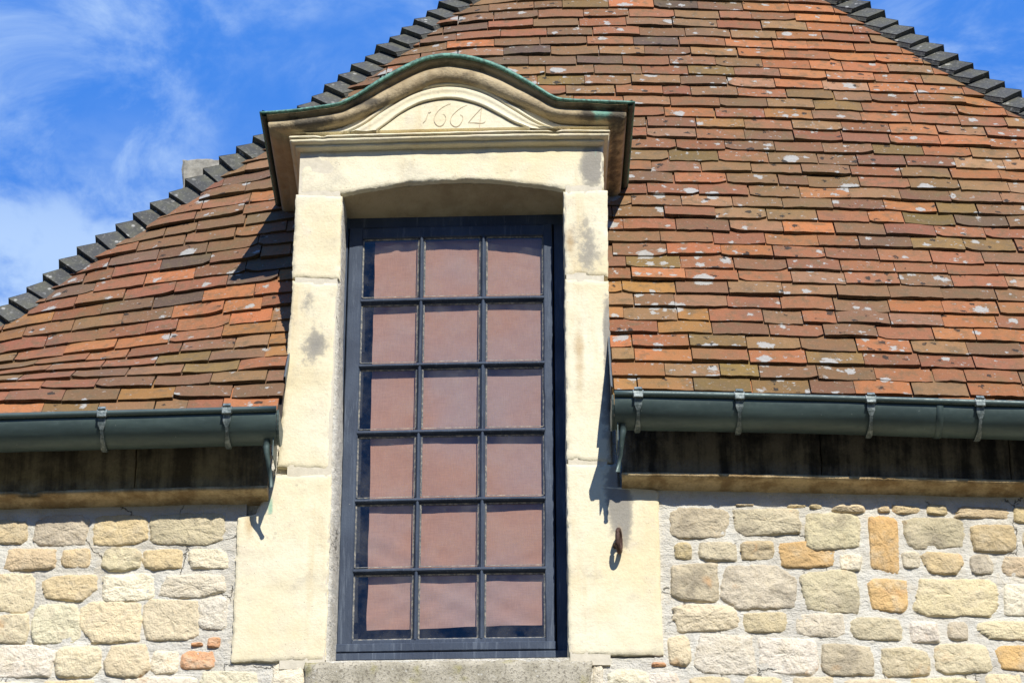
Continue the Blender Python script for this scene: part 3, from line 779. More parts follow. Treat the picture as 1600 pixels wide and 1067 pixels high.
def stone_field(mb, lst, region, seed0):
    done = []
    for i, (a, b, c, d, k) in enumerate(lst):
        x0, z1 = at(a, b); x1, z0 = at(c, d)
        make_stone(mb, x0, z0, x1, z1, k, seed0+i); done.append((x0, z0, x1, z1))
    # beyond the photograph: courses of the same kind of stone, laid until they meet the traced ones
    R = random.Random(seed0); X0, X1, Z0_, Z1_ = region
    z = Z1_; i = 0
    while z > Z0_:
        hh_ = R.uniform(0.09, 0.17); x = X0+R.uniform(0, 0.05)
        while x < X1:
            w = R.uniform(0.10, 0.30); bx = (x, z-hh_, min(x+w, X1), z)
            if bx[2]-bx[0] > 0.06 and not any(overlap(bx, q, 0.004) for q in done):
                i += 1; make_stone(mb, *bx[:2], bx[2], bx[3], R.choice('yywgtw'), seed0+500+i, res=0.022)
            x += w+R.uniform(0.015, 0.03)
        z -= hh_+R.uniform(0.018, 0.03)
def wall_sheet(mb, x0, x1, z0, z1, nx, nz_, seed):
    rows = []
    for j in range(nz_+1):
        r = []
        for i in range(nx+1):
            x = x0+(x1-x0)*i/nx; z = z0+(z1-z0)*j/nz_
            r.append((x, 0.0+0.007*fbm(x, 0, z, 9, seed, 5)+0.004*fbm(x, 0, z, 30, seed+2, 2), z))
        rows.append(r)
    mb.grid(rows)
HX0, HX1 = -2.72, 3.98                         # the corners of the house
ZWT = fz(640)                                  # top of wall, behind the gutter
JL = at(367, 900)[0]; JR = at(1033, 900)[0]
wl = MB(); zlow = fz(1067)-0.25
wall_sheet(wl, HX0, JL+0.03, zlow, ZWT+0.1, 140, 90, 1); wl.box(HX0, JL+0.03, 0.012, 0.35, zlow, ZWT+0.1)
wl.box(JL+0.03, CHL+0.02, 0.012, 0.35, zlow, fz(800)); wl.box(JL+0.03, CHL+0.02, 0.012, 0.35, fz(800), ZWT)
WL = wl.build('wall', M['mortar'], house, shade=True)
st = MB(); stone_field(st, left_st, (HX0, JL, zlow, fz(805)), 100)
st.build('stonework', M['rubble'], WL, shade=True)
wr = MB()
wall_sheet(wr, JR-0.03, 2.6, zlow, ZWT+0.1, 160, 90, 2); wr.box(JR-0.03, HX1, 0.012, 0.35, zlow, ZWT+0.1); wr.box(2.6, HX1, 0.0, 0.35, zlow, ZWT+0.1)
wr.box(CHR-0.02, JR-0.03, 0.012, 0.35, zlow, ZWT)
WR = wr.build('wall', M['mortar'], house, shade=True)
st = MB(); stone_field(st, rightA+rightB, (JR, HX1, zlow, fz(775)), 300)
st.build('stonework', M['rubble'], WR, shade=True)
# the wall below the window down to the ground and the other sides of the house
wb = MB(); wall_sheet(wb, JL-0.0, JR+0.0, zlow, fz(1029), 60, 20, 3)
wall_sheet(wb, HX0, HX1, 0.0, zlow+0.004, 110, 50, 4); wb.box(JL, JR, 0.014, 0.35, zlow, Z_SILL-0.03)
nx_ = 8
wb.box(HX0, HX0+0.4, 0.30, 7.0, 0.0, ZWT); wb.box(HX1-0.4, HX1, 0.30, 7.0, 0.0, ZWT); wb.box(HX0, HX1, 6.7, 7.0, 0.0, ZWT)
WB = wb.build('wall', M['mortar'], house)
st = MB()
stone_field(st, [], (JL+0.02, JR-0.02, zlow, fz(1102)), 700)
R = random.Random(5); z = zlow-0.02
i = 0
while z > 0.1:
    hh_ = R.uniform(0.10, 0.19); x = HX0+0.02
    while x < HX1-0.1:
        w = R.uniform(0.14, 0.36); i += 1
        make_stone(st, x, z-hh_, min(x+w, HX1), z, R.choice('yywgtw'), 2000+i, res=0.04)
        x += w+R.uniform(0.015, 0.03)
    z -= hh_+R.uniform(0.02, 0.03)
st.build('stonework', M['rubble'], WB, shade=True)
for q, (a, b, c, d, k) in enumerate([(926, 1037, 943, 1080, 'w'), (950, 1046, 1018, 1090, 'w')]):
    st = MB(); x0, z1 = at(a, b); x1, z0 = at(c, d); make_stone(st, x0, z0, x1, z1, k, 900+q)
    st.build('sill_packing_stone', M['rubble'], WB, shade=True)
# sill
sm = MB(); panel(sm, quadf(at(478, 1100), at(922, 1100), at(925, 1034), at(476, 1036)), 60, 14, -0.026, 0.30, seed=21, bevel=0.016, amp=0.003, wob=0.004, ns=20)
sm.build('window_sill', M['sill'], house, shade=True)

# ------------------------------------------------------------------ eaves: frieze and ledge moulding on both sides
def ledge(x0, x1, ytop, yfil, ybot, seed, lab=None):
    """ytop, yfil, ybot: photo heights of frieze top, fillet top and underside"""
    mb = MB(); z_t = fz(ytop); z_f = fz(yfil, -0.08); z_b = fz(ybot, -0.02)
    h = z_f-z_b
    prof_ = [(z_f+0.012, -0.035), (z_f+0.002, -0.078), (z_f-0.002, -0.084), (z_f-0.010, -0.084), (z_f-0.014, -0.076), (z_f-0.016, -0.070), (z_f-0.019, -0.050), (z_f-0.024, -0.030), (z_f-0.032, -0.012), (z_f-0.038, 0.02)]
    n = int((x1-x0)/0.012); rows = []
    for z, Y in prof_:
        rows.append([(x0+(x1-x0)*i/n, Y+0.004*fbm(x0+(x1-x0)*i/n, z*4, 0, 9, seed)+0.02*smooth((fbm(x0+(x1-x0)*i/n, 0, 3, 7, seed, 3)-0.25)*5)*(1 if abs(Y) > 0.07 else 0), z+0.004*fbm(x0+(x1-x0)*i/n, 7, 0, 5, seed)) for i in range(n+1)])
    mb.grid(rows, flip=True)
    for e in (0, n):
        mb.f.append(tuple((k*(n+1)+e) for k in range(len(prof_))))
    o = mb.build('eaves_ledge', M['ledge'], house, shade=True)
    fr = MB(); R_ = random.Random(seed); x = x0
    while x < x1:
        w = R_.uniform(0.55, 0.9); xe = min(x+w, x1)
        panel(fr, quadf((x+0.002, z_f-0.005), (xe-0.002, z_f-0.005), (xe-0.002, z_t+0.05), (x+0.002, z_t+0.05)), 30, 12, -0.035, 0.01, seed=seed+x, bevel=0.006)
        x = xe
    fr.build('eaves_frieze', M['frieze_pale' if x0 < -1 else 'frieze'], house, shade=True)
ledge(HX0, at(418, 770, -0.06)[0], 690, 753, 773, 3)
ledge(at(972, 745, -0.06)[0], HX1, 680, 741, 766, 9)

# ------------------------------------------------------------------ main roof
AL = radians(60)
YG = -0.15
ZG_R = fz(622, YG, 1200); 
UP = Vector((0, cos(AL), sin(AL))); NRM = Vector((0, -sin(AL), cos(AL)))
HIPL = []; HIPR = []
def interp(tab, s):
    if not tab: return None
    if s <= tab[0][0]: 
        a, b = tab[0], tab[1]
    elif s >= tab[-1][0]:
        a, b = tab[-2], tab[-1]
    else:
        for k in range(len(tab)-1):
            if tab[k][0] <= s <= tab[k+1][0]: a, b = tab[k], tab[k+1]; break
    return a[1]+(b[1]-a[1])*(s-a[0])/(b[0]-a[0])
def rec(x, s):
    r = bend(x)
    ramp = smooth(s/0.55)
    q = -(x+0.6)/0.2
    r += 0.20*ramp*0.2*(log(1+exp(q)) if q < 30 else q)
    hl = interp(HIPL, s)
    if hl is not None: r += ramp*0.30*0.22*exp(-max(0, x-hl)/0.22)
    hr = interp(HIPR, s)
    if hr is not None: r += ramp*0.08*0.25*exp(-max(0, hr-x)/0.25)
    return r
def roofp(x, s, h=0.0):
    sag = 0.004*nz(x, 0, s, 1.7, 4)
    return Vector((x, YG+s*cos(AL)+rec(x, s)-h*sin(AL), ZG_R+s*sin(AL)+h*cos(AL)+sag))
def project(p):
    d = p-Vector((0, CAM_Y, CAM_Z))
    zc = d.y*cos(PITCH)+d.z*sin(PITCH); yc = -d.y*sin(PITCH)+d.z*cos(PITCH)
    return 800+F_PX*d.x/zc, 533.5-F_PX*yc/zc
def roofhit(px, py):
    px += 9 if px < 1006 else (8 if px < 1500 else 2); py += 9 if px < 1006 else 6
    s = 1.0; x = 0.0
    for _ in range(40):
        r = ray(px, py)
        # plane distance with the recession frozen
        yr = rec(x, s)
        # point C + t r ; (y - YG - yr)/cos = (z - ZG)/sin
        t = ((YG+yr-CAM_Y)*sin(AL)-(ZG_R-CAM_Z)*cos(AL))/(r.y*sin(AL)-r.z*cos(AL))
        x = r.x*t; s = (CAM_Z+r.z*t-ZG_R)/sin(AL)
    return x, s
hl_px = [(-190, 608), (-60, 536), (20, 485), (83, 437), (167, 378), (252, 327), (328, 274), (405, 230), (490, 166), (575, 103), (654, 44), (712, 4), (800, -62), (900, -128), (1004, -190)]
hr_px = [(2500, 622), (2200, 480), (1900, 330), (1600, 172), (1530, 133), (1440, 82), (1355, 32), (1300, 0), (1200, -64), (1100, -128), (1008, -190)]
for _ in range(4):
    L = sorted([(lambda q: (q[1], q[0]))(roofhit(*p)) for p in hl_px]); Rr = sorted([(lambda q: (q[1], q[0]))(roofhit(*p)) for p in hr_px])
    HIPL[:] = L; HIPR[:] = Rr
S_TOP = min(HIPL[-1][0], HIPR[-1][0])
print('hips', HIPL[0], HIPL[-1], HIPR[0], HIPR[-1])

GA = 0.0875; TW = 0.200; TH = 0.015; TL = 0.20
def dormer_blocks(x, s):
    """true where the dormer takes the place of the main roof"""
    if not (CHL < x < CHR): return False
    z = ZG_R+s*sin(AL); return z < topz(x)+0.02
TILEC = dict(red=(0.25, 0.088, 0.043), brn=(0.165, 0.088, 0.046), ora=(0.40, 0.135, 0.046), oli=(0.165, 0.118, 0.030), tan=(0.235, 0.132, 0.062), gry=(0.066, 0.054, 0.045), pnk=(0.34, 0.18, 0.10), och=(0.34, 0.155, 0.04), dkr=(0.17, 0.068, 0.04))
def tile_colour(x, s, R):
    px, py = project(roofp(x, s))
    if px < 460:
        if py > 480: w = dict(red=3, tan=4, och=2.6, oli=1.6, brn=2.5, ora=1.6, gry=.4) if px > 180 else dict(red=5, brn=3, tan=2, oli=.6, och=.6, ora=1.2, dkr=1)
        else: w = dict(red=4, brn=3, gry=2.4, dkr=2, ora=2, tan=.8)
    else:
        w = dict(red=5, brn=3.2, tan=2.4, oli=1.9, ora=1.2, pnk=.7, dkr=1.2, och=.3, gry=.25)
        if px < 1090 and py > 400: w = dict(och=3.2, ora=1.6, oli=1.8, tan=2.2, red=1.4, brn=1)
        if px < 1060 and 300 < py <= 400: w = dict(red=4, brn=3, tan=2)
        d = (px-1320)*0.5-(py)                     # distance from the right hip
        if py < 0.57*(px-1320)+170 and px > 1180: w = dict(ora=6, red=2.5, tan=1.5, pnk=1.6, brn=.4)
        elif px > 1350 and py > 480: w = dict(red=5, ora=2.6, tan=1.4, brn=1.4, pnk=.8)
        if py < 120 and px < 1150: w = dict(brn=4, red=3, tan=2.5, gry=1, oli=.8, ora=.6)
    k = R.choices(list(w), list(w.values()))[0]
    base = (0.255, 0.122, 0.050); m_ = R.uniform(0.20, 0.52)
    c = tuple(q*(1-m_)+b_*m_ for q, b_ in zip(TILEC[k], base)); v = R.uniform(0.76, 1.12)
    a = R.random()**1.5*(0.5 if px < 460 else 0.9)
    if k in ('gry', 'dkr'): a *= 0.6
    return (c[0]*v*R.uniform(.96, 1.04), c[1]*v*R.uniform(.96, 1.06), c[2]*v*R.uniform(.86, 1.06), min(1, a+0.08))
def tile(mb, P, x0, x1, s, R, c, hipcut=None, clip=None):
    """one hand made tile; P(x, s, h) gives the roof surface"""
    nx, ny = 8, 3
    w = x1-x0; seed = R.uniform(0, 99)
    dr_ = R.gauss(0, 0.0028); skew = R.gauss(0, 0.008); lift = 0.024+R.gauss(0, 0.0016)+(0.007 if R.random() < 0.05 else 0)
    twist = R.gauss(0, 0.0028); warp = R.gauss(0, 0.0022); chip = R.random() < 0.28; cs = R.choice((-1, 1)); cz_ = R.uniform(0.006, 0.02)
    th = TH*R.uniform(0.85, 1.2)
    top = []; 
    for j in range(ny+1):
        v = j/ny; row = []
        for i in range(nx+1):
            u = i/nx; x = x0+w*u
            ss = s+dr_+TL*v+skew*(u-0.5)*w*5*0.2
            if j == 0:
                ss += 0.0035*nz(x*60, seed, 0, 1.0, 2)+0.002*nz(x*160, seed, 3, 1.0, 2)
                if chip:
                    e = (1-u) if cs > 0 else u
                    ss += cz_*max(0, 1-e/0.16)
            h = lift*(1-v)+twist*(u-0.5)*(1-v)+warp*(1-(2*u-1)**2)+0.0014*nz(x*22, seed, ss*22, 1.0, 5)+0.004
            if hipcut:
                lo, hi = hipcut(ss); x = max(lo, min(hi, x))
            if clip: x = max(clip[0], min(clip[1], x))
            row.append((P(x, ss, h), x, ss, h))
        top.append(row)
    ti = [[mb.add(q[0], c) for q in r] for r in top]
    for j in range(ny):
        for i in range(nx): mb.f.append((ti[j][i], ti[j][i+1], ti[j+1][i+1], ti[j+1][i]))
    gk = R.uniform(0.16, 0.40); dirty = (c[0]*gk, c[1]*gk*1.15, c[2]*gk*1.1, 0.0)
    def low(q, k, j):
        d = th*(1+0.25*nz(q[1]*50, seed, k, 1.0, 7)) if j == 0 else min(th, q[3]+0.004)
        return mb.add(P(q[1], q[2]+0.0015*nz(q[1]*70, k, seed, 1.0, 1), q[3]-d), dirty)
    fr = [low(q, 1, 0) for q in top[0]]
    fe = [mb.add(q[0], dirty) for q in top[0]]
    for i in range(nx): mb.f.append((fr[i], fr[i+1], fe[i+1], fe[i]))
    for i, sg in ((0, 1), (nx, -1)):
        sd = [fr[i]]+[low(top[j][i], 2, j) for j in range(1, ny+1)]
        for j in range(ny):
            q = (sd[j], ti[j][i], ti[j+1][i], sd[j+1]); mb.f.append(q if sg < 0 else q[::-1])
rt = MB(); R = random.Random(11)
ROWS = [-GA]
while ROWS[-1] < S_TOP: ROWS.append(ROWS[-1]+GA*1.025)
nrow = len(ROWS)-1
for i in range(-1, nrow):
    s = ROWS[i+1]+R.gauss(0, 0.0012)
    lo, hi = interp(HIPL, s+0.05), interp(HIPR, s+0.05)
    cut = lambda ss: (interp(HIPL, ss)+0.0, interp(HIPR, ss)-0.0)
    x = lo-R.uniform(0.0, TW) if False else math.floor(lo/TW)*TW+(TW/2 if i % 2 else 0)+R.uniform(-0.02, 0.02)
    while x < hi:
        w = TW*R.uniform(0.97, 1.03) if R.random() > 0.09 else TW*R.uniform(0.55, 0.8)
        a, b = x, x+w; x = b+R.uniform(0.0015, 0.0055)+(R.uniform(0.002, 0.005) if R.random() < 0.1 else 0)
        if b < lo-0.02 or a > hi+0.02: continue
        mid = (a+b)/2; z = ZG_R+(s+0.09)*sin(AL)
        clip = None
        # the tiles are cut along the dormer cheeks
        inside = lambda q: CHL+0.005 < q < CHR+0.012 and z < topz(max(CHL, min(CHR, q)))+0.03
        ia, ib = inside(a), inside(b)
        if ia and ib: continue
        gapL = CHL-0.004+0.0; gapR = CHR+0.010
        if ib and a < CHL: clip = (-9, gapL+R.uniform(-0.004, 0.004))
        elif ia and b > CHR: clip = (gapR+R.uniform(-0.003, 0.004), 9)
        if clip and (min(b, clip[1])-max(a, clip[0])) < 0.025: continue
        if b-lo < 0.03 or hi-a < 0.03: continue
        tile(rt, roofp, a, b, s, R, tile_colour(mid, s+0.03, R), cut, clip)
# underlay sheet just beneath the tiles and the flanks of the roof
def LFLANK(t, s, h=0.0):      # t: metres back from the left hip
    xh = interp(HIPL, s); p = roofp(xh, s); return Vector((xh-0.02-0.02*t-h*0.87, p.y+t, p.z+h*0.5))
def RFLANK(t, s, h=0.0):
    xh = interp(HIPR, s); p = roofp(xh, s); return Vector((xh+0.02+0.02*t+h*0.87, p.y+t, p.z+h*0.5))
for P in (LFLANK, RFLANK):
    for i in range(0, nrow):
        s = ROWS[i+1]; t0 = -0.02+(TW/2 if i % 2 else 0); tmax = 1.6 if s < S_TOP-1.3 else 0.8
        t_ = 0.02
        while t_ < tmax:
            w = TW if t_ > 0.03 else (TW/2 if i % 2 else TW)
            tile(rt, P, t_, t_+w-0.003, s, R, tile_colour(-1.2, 1.0, R)); t_ += w
ROOF = rt.build('roof', M['tile'], house, bendit=False)
ul = MB()
SS = [S_TOP*k/40 for k in range(-1, 41)]
for (X0f, X1f, flt) in ((lambda s: interp(HIPL, s), lambda s: interp(HIPR, s), True),):
    rows = []
    for s in SS:
        a, b = X0f(s), X1f(s)
        xs = sorted([a+(CHL-a)*k/10 for k in range(11)]+[CHL+(CHR-CHL)*k/10 for k in range(1, 10)]+[CHR+(b-CHR)*k/14 for k in range(15)]) if a < CHL else [a+(b-a)*k/34 for k in range(35)]
        rows.append([(x, s) for x in xs])
    idx = [[ul.add(roofp(x, s, -0.006)) for x, s in r] for r in rows]
    for i in range(len(rows)-1):
        for j in range(len(rows[0])-1):
            cx = sum(q[0] for q in (rows[i][j], rows[i][j+1], rows[i+1][j], rows[i+1][j+1]))/4
            cs_ = (rows[i][j][1]+rows[i+1][j][1])/2
            if dormer_blocks(cx, cs_+0.05): continue
            ul.f.append((idx[i][j], idx[i][j+1], idx[i+1][j+1], idx[i+1][j]))
for P in (LFLANK, RFLANK):
    ul.grid([[P(t_, s, -0.006) for t_ in (0, 0.4, 1.6, 4.5)] for s in SS])
ul.grid([[LFLANK(4.5, s, -0.006), RFLANK(4.5, s, -0.006)] for s in SS])
ul.build('roof_boarding', M['batten'], ROOF, bendit=False)

# hip tiles, one by one
def hip_tile(mb, P0, P1, side, R):
    """angular cap from lower end P0 to upper end P1 astride the hip"""
    ax = (P1-P0); L = ax.length; ax.normalize()
    # front wing lies on the front slope, back wing on the flank
    fv = Vector((-side*1.0, 0, 0)); fv = (fv-ax*fv.dot(ax)); fv = fv-NRM*fv.dot(NRM)*0.0; fv.normalize()
    nf = ax.cross(fv)*side
    if nf.dot(NRM) < 0: nf = -nf
    # wing direction within the slope
    wf = nf.cross(ax).normalized()
    if wf.x*side > 0: wf = -wf
    wb_ = Vector((side*0.25, 1.0, -0.35)); wb_ = (wb_-ax*wb_.dot(ax)).normalized()
    bis = (-(wf+wb_)).normalized()
    WF, WB_ = 0.102, 0.11; th = 0.017
    lift0, lift1 = 0.080+R.gauss(0, 0.004), 0.030
    rows_o = []; rows_i = []
    for k, (t_, lf) in enumerate(((0, lift0), (0.5, (lift0+lift1)/2), (1.0, lift1))):
        base = P0+ax*(L*t_)+bis*lf
        jj = [R.gauss(0, 0.001) for _ in range(5)]
        o = [base+wb_*WB_+bis*jj[0], base+wb_*WB_*0.5+bis*jj[1], base, base+wf*WF*0.5+bis*(jj[3]+0.001), base+wf*WF+bis*jj[4]]
        inn = [base-bis*th*1.3+wb_*WB_-nf*0, base-bis*th*1.5+wb_*WB_*0.5, base-bis*th*1.9, base-bis*th*1.5+wf*WF*0.5, base-bis*th*1.3+wf*WF]
        rows_o.append(o); rows_i.append(inn)
    v = R.uniform(0.8, 1.3); c = (0.05*v, 0.052*v, 0.05*v, 1)
    io = mb.grid(rows_o, c=c); ii = mb.grid(rows_i, c=c, flip=True)
    for k in (0, 2):
        for j in range(4): mb.f.append((io[k][j], io[k][j+1], ii[k][j+1], ii[k][j]))
    for j in (0, 4):
        for k in range(2): mb.f.append((io[k][j], io[k+1][j], ii[k+1][j], ii[k][j]))
def hip_run(tab, side):
    # walk along the hip in even steps
    pts = [roofp(interp(tab, s), s, 0.0) for s in [S_TOP*k/400 for k in range(-8, 397)]]
    step = 0.086; acc = 0; out = [pts[0]]
    for a, b in zip(pts, pts[1:]):
        acc += (b-a).length
        if acc >= step: out.append(b); acc = 0
    for k in range(len(out)-2):
        a = out[k]; d = (out[k+2]-a).normalized()
        mb = MB(); hip_tile(mb, a, a+d*0.16, side, R)
        mb.build('hip_tile', M['hip'], ROOF, bendit=False, bev=0.002)
hip_run(HIPL, -1); hip_run(HIPR, 1)
# mortar bed under the hip tiles
for tab, sd in ((HIPL, -1), (HIPR, 1)):
    pts = [roofp(interp(tab, S_TOP*k/60)+sd*(-0.02), S_TOP*k/60, 0.004)+Vector((0, 0.02, 0)) for k in range(-1, 60)]
    mb = MB(); mb.tube(pts, 0.030, 8); mb.build('hip_bedding', M['batten'], ROOF, bendit=False)

# chimney behind the left hip
ch = MB()
def chp(px, py, D):
    r = ray(px, py); t = (D-CAM_Y)/r.y; return Vector((r.x*t, D, CAM_Z+r.z*t))
c0 = chp(286, 247, 2.1); c1_ = chp(358, 247, 2.1)
zt = c0.z
panel(ch, quadf((c0.x, zt-1.6), (c1_.x+0.02, zt-1.6), (c1_.x+0.02, zt), (c0.x, zt)), 20, 40, 0, 0.6, bevel=0.015, amp=0.004, wob=0.006, seed=31)
ch.v = [(x, y+2.1, z) for x, y, z in ch.v]
nb = len(ch.v)
ch.box(c0.x+0.01, c1_.x+0.01, 2.13, 2.69, zt-1.6, zt-0.006)
ch.build('chimney', M['lichen_stone'], ROOF, bendit=False)

# flashings along the cheeks
def flash(x, s0, s1, h0, w, seed, sd):
    fm = MB(); rows = []
    for k in range(14):
        s = s0+(s1-s0)*k/13; p = roofp(x, s, h0+0.006*nz(0, seed, s, 9, 1))
        wv = w*(1+0.5*nz(0, seed, s, 7, 2)*2)
        rows.append([p+Vector((0, 0, 0)), p+Vector((sd*0.003, -wv*0.3, 0.006)), p+Vector((-sd*0.004, -wv*0.6, 0.008)), p+Vector((-sd*0.006, -wv*0.6, -0.004)), p+Vector((-sd*0.004, 0, -0.03))])
    fm.grid(rows)
    fixn(fm.build('flashing', M['lead'], house, bendit=False, shade=True))
flash(CHL-0.003, 0.10, 0.55, 0.02, 0.03, 1, -1)
flash(CHR+0.006, 0.02, 0.38, 0.012, 0.03, 2, 1)
flash(CHR+0.004, 0.62, 0.95, 0.012, 0.03, 3, 1)

# ------------------------------------------------------------------ gutters
GR = 0.088; GY = -0.185
def gutter(label, x0, x1, zf, brackets, endx, spout):
    """zf(x): height of the rim; endx: the end beside the dormer"""
    root = thing('gutter', (endx, GY+bend(endx), zf(endx)-GR), label, 'gutter', 'gutters along the eaves')
    n = max(12, int((x1-x0)/0.08))
    mb = MB(); secs = []
    for k in range(n+1):
        x = x0+(x1-x0)*k/n; z = zf(x)+0.0022*nz(x, 0, 0, 3.1, 4); y0 = GY+0.002*nz(x, 5, 0, 4.0, 4)
        o = [(x, y0-GR*cos(pi*a/16)*(1+0.02*nz(x*5, a*0.3, 0, 1.0, 6)), z-GR*sin(pi*a/16)*(1+0.02*nz(x*5, a*0.3, 3, 1.0, 6))) for a in range(17)]
        secs.append(o)
    for k in range(n):
        pass
    out = secs
    inn = [[(p[0], GY+(p[1]-GY)*0.965, zf(p[0])+(p[2]-zf(p[0]))*0.965) for p in r] for r in secs]
    a = mb.grid(out); b = mb.grid(inn, flip=True)
    for e in (0, 16):
        for k in range(n): mb.f.append((a[k][e], a[k+1][e], b[k+1][e], b[k][e]))
    ch_ = mb.build('trough', M['zinc'], root, shade=True)
    bead = MB(); bead.tube([(x0+(x1-x0)*k/n, GY-GR-0.004, zf(x0+(x1-x0)*k/n)+0.004) for k in range(n+1)], 0.011, 12)
    bead.build('rolled_rim', M['zinc'], root, shade=True)
    for jx in ([x0+1.0] if x1 < 0 else [x0+1.13, x0+2.9]):     # lapped joints of the trough
        jb = MB(); jb.grid([[(jx+dx, GY-(GR+e_)*cos(pi*a/16), zf(jx)-(GR+e_)*sin(pi*a/16)) for a in range(17)] for dx, e_ in ((-0.001, 0.0), (0.0, 0.0035), (0.022, 0.0035), (0.023, 0.0))])
        jb.build('joint_sleeve', M['zinc'], root, shade=True)
    # end cap with a raised flange
    cap = MB(); x = endx; z = zf(endx); s = 1 if endx == x1 else -1
    ringo = [(x+s*0.002, GY-(GR+0.004)*cos(pi*k/16), z-(GR+0.004)*sin(pi*k/16)) for k in range(17)]
    ringo2 = [(x+s*0.009, p[1], p[2]) for p in ringo]
    i1 = [cap.add(p) for p in ringo]; i2 = [cap.add(p) for p in ringo2]
    cap.f.append(tuple(i1)); cap.f.append(tuple(i2[::-1]))
    for k in range(16): cap.f.append((i1[k], i1[k+1], i2[k+1], i2[k]))
    cap.f.append((i1[16], i1[0], i2[0], i2[16]))
    fixn(cap.build('end_cap', M['zinc'], root))
    for bx in brackets:
        bk = MB(); z = zf(bx); w = 0.011
        rows = []
        for k in range(-2, 16):
            a_ = pi*k/16; ww = w*(1.25 if k < 3 else 0.75+0.25*cos(k*0.8))
            rr = GR+0.005
            yy = GY-rr*cos(a_); zz = z-rr*sin(a_)
            if k < 0: yy = GY-rr-0.014*(1 if k == -1 else 0.4); zz = z+0.010*(-k)+0.004
            rows.append([(bx-ww, yy, zz), (bx-ww, yy-0.004*cos(a_), zz-0.004*sin(a_)), (bx+ww, yy-0.004*cos(a_), zz-0.004*sin(a_)), (bx+ww, yy, zz)])
        bk.grid(rows, closed=True)
        bo = fixn(bk.build('bracket', M['galv'], root, bev=0.001))
        cl_ = MB(); cl_.box(bx-0.016, bx+0.016, GY-GR-0.020, GY-GR-0.010, z-0.014, z+0.000)
        cl_.tube([(bx-0.019, GY-GR-0.004, z+0.004), (bx+0.019, GY-GR-0.004, z+0.004)], 0.0145, 12)
        fixn(cl_.build('clip', M['galv'], bo, bev=0.0015))
    # overflow stub and strap at the end
    sp = MB(); sx, s2x = spout
    z = zf(endx)-GR
    sp.tube([(sx, GY-0.02, z+0.004), (sx, GY-0.02, z-0.022), (sx+(s2x-sx)*0.15, GY-0.018, z-0.045), (sx+(s2x-sx)*0.55, GY+0.010, z-0.095), (s2x, GY+0.035, z-0.150)], [0.013, 0.012, 0.010, 0.009, 0.008], 12)
    sp.build('drip_pipe', M['zinc'], root, shade=True)
    stp = MB(); ex = endx-s_sign(endx, x1)*0.012
    stp.box(ex-0.0015, ex+0.0015, GY-0.035, GY+0.10, z-0.06, z+0.03)
    stp.build('end_strap', M['zinc'], root)
    return root
def s_sign(e, x1): return 1 if e == x1 else -1
YR = GY-GR
gLx1 = at(432, 640, YR)[0]; gRx0 = at(960, 617, YR)[0]
zL = fz(641, YR, 430); zR = fz(617, YR, 960)
def zl(x): return zL+0.002*(x-gLx1)
def zr(x): return zR-0.006*(x-gRx0)
gutter('dark green metal gutter below the smaller roof area left of the dormer', HX0-0.12, gLx1, zl, [at(160, 645, YR)[0], at(355, 640, YR)[0], at(-40, 645, YR)[0], HX0+0.1], gLx1, (at(417, 700, GY)[0], at(424, 740, GY)[0]))
gutter('dark green metal gutter below the large roof area right of the dormer', gRx0, HX1+0.12, zr, [at(p, 620, YR)[0] for p in (997, 1155, 1360, 1530, 1730, 1930)]+[3.4, 3.9], gRx0, (at(973, 680, GY)[0], at(966, 728, GY)[0]))

# ------------------------------------------------------------------ window
YW = 0.157; YGL = YW+0.014; YC = YW+0.024
win = MB()
zWt = Z_CROWN+0.0; zs = fz(1032, YW)
zh = fz(337, YW)
# outer frame, set a little behind the sash
win.box(OX0-0.02, -0.622, YW+0.000, YW+0.07, zs+0.03, zh+0.03)
win.box(OX0-0.02, OX1+0.02, YW+0.006, YW+0.07, fz(352, YW), zh+0.05)
win.box(0.158, OX1+0.02, YW+0.010, YW+0.07, zs+0.03, zh+0.03)
win.box(OX0-0.006, OX1+0.01, YW-0.018, YW+0.07, fz(1031, YW), fz(1019.5, YW))
WIN = win.build('window', M['paint'], house, bev=0.003)
PX = [(-0.561, -0.355), (-0.328, -0.123), (-0.093, 0.114)]
PY = [(371, 460), (474, 562), (575, 666), (680, 773), (786, 882), (896, 995)]
PZ = [(fz(b, YW), fz(a, YW)) for a, b in PY]
sash = MB(); xs0, xs1 = -0.618, 0.152
def rough_bar(mb, x0, x1, y0, y1, z0, z1, vertical, seed, amp=0.0016, n=40):
    rows = []
    for k in range(n+1):
        t_ = k/n
        if vertical:
            z = z0+(z1-z0)*t_; a = amp*fbm(0, seed, z, 25, 1, 3); b = amp*fbm(5, seed, z, 25, 2, 3)
            ch2 = 0.0035
            rows.append([(x0+a, y1, z), (x0+a, y0+ch2, z), (x0+a+ch2, y0, z), (x1+b-ch2, y0, z), (x1+b, y0+ch2, z), (x1+b, y1, z)])
        else:
            x = x0+(x1-x0)*t_; a = amp*fbm(x, seed, 0, 25, 1, 3); b = amp*fbm(x, seed, 5, 25, 2, 3); ch2 = 0.0035
            rows.append([(x, y1, z0+a), (x, y0+ch2, z0+a), (x, y0, z0+a+ch2), (x, y0, z1+b-ch2), (x, y0+ch2, z1+b), (x, y1, z1+b)])
    idx = mb.grid(rows, closed=True); mb.f.append(tuple(idx[0])); mb.f.append(tuple(idx[-1][::-1]))
zt_ = fz(353, YW); zb_ = fz(1016, YW)
rough_bar(sash, xs0, PX[0][0]-0.004, YW, YW+0.045, zb_, zt_, True, 1, 0.002)
rough_bar(sash, PX[2][1]+0.004, xs1, YW, YW+0.045, zb_, zt_, True, 2, 0.004)
rough_bar(sash, PX[0][0]-0.004, PX[2][1]+0.004, YW+0.001, YW+0.045, PZ[0][1]+0.004, zt_, False, 3)
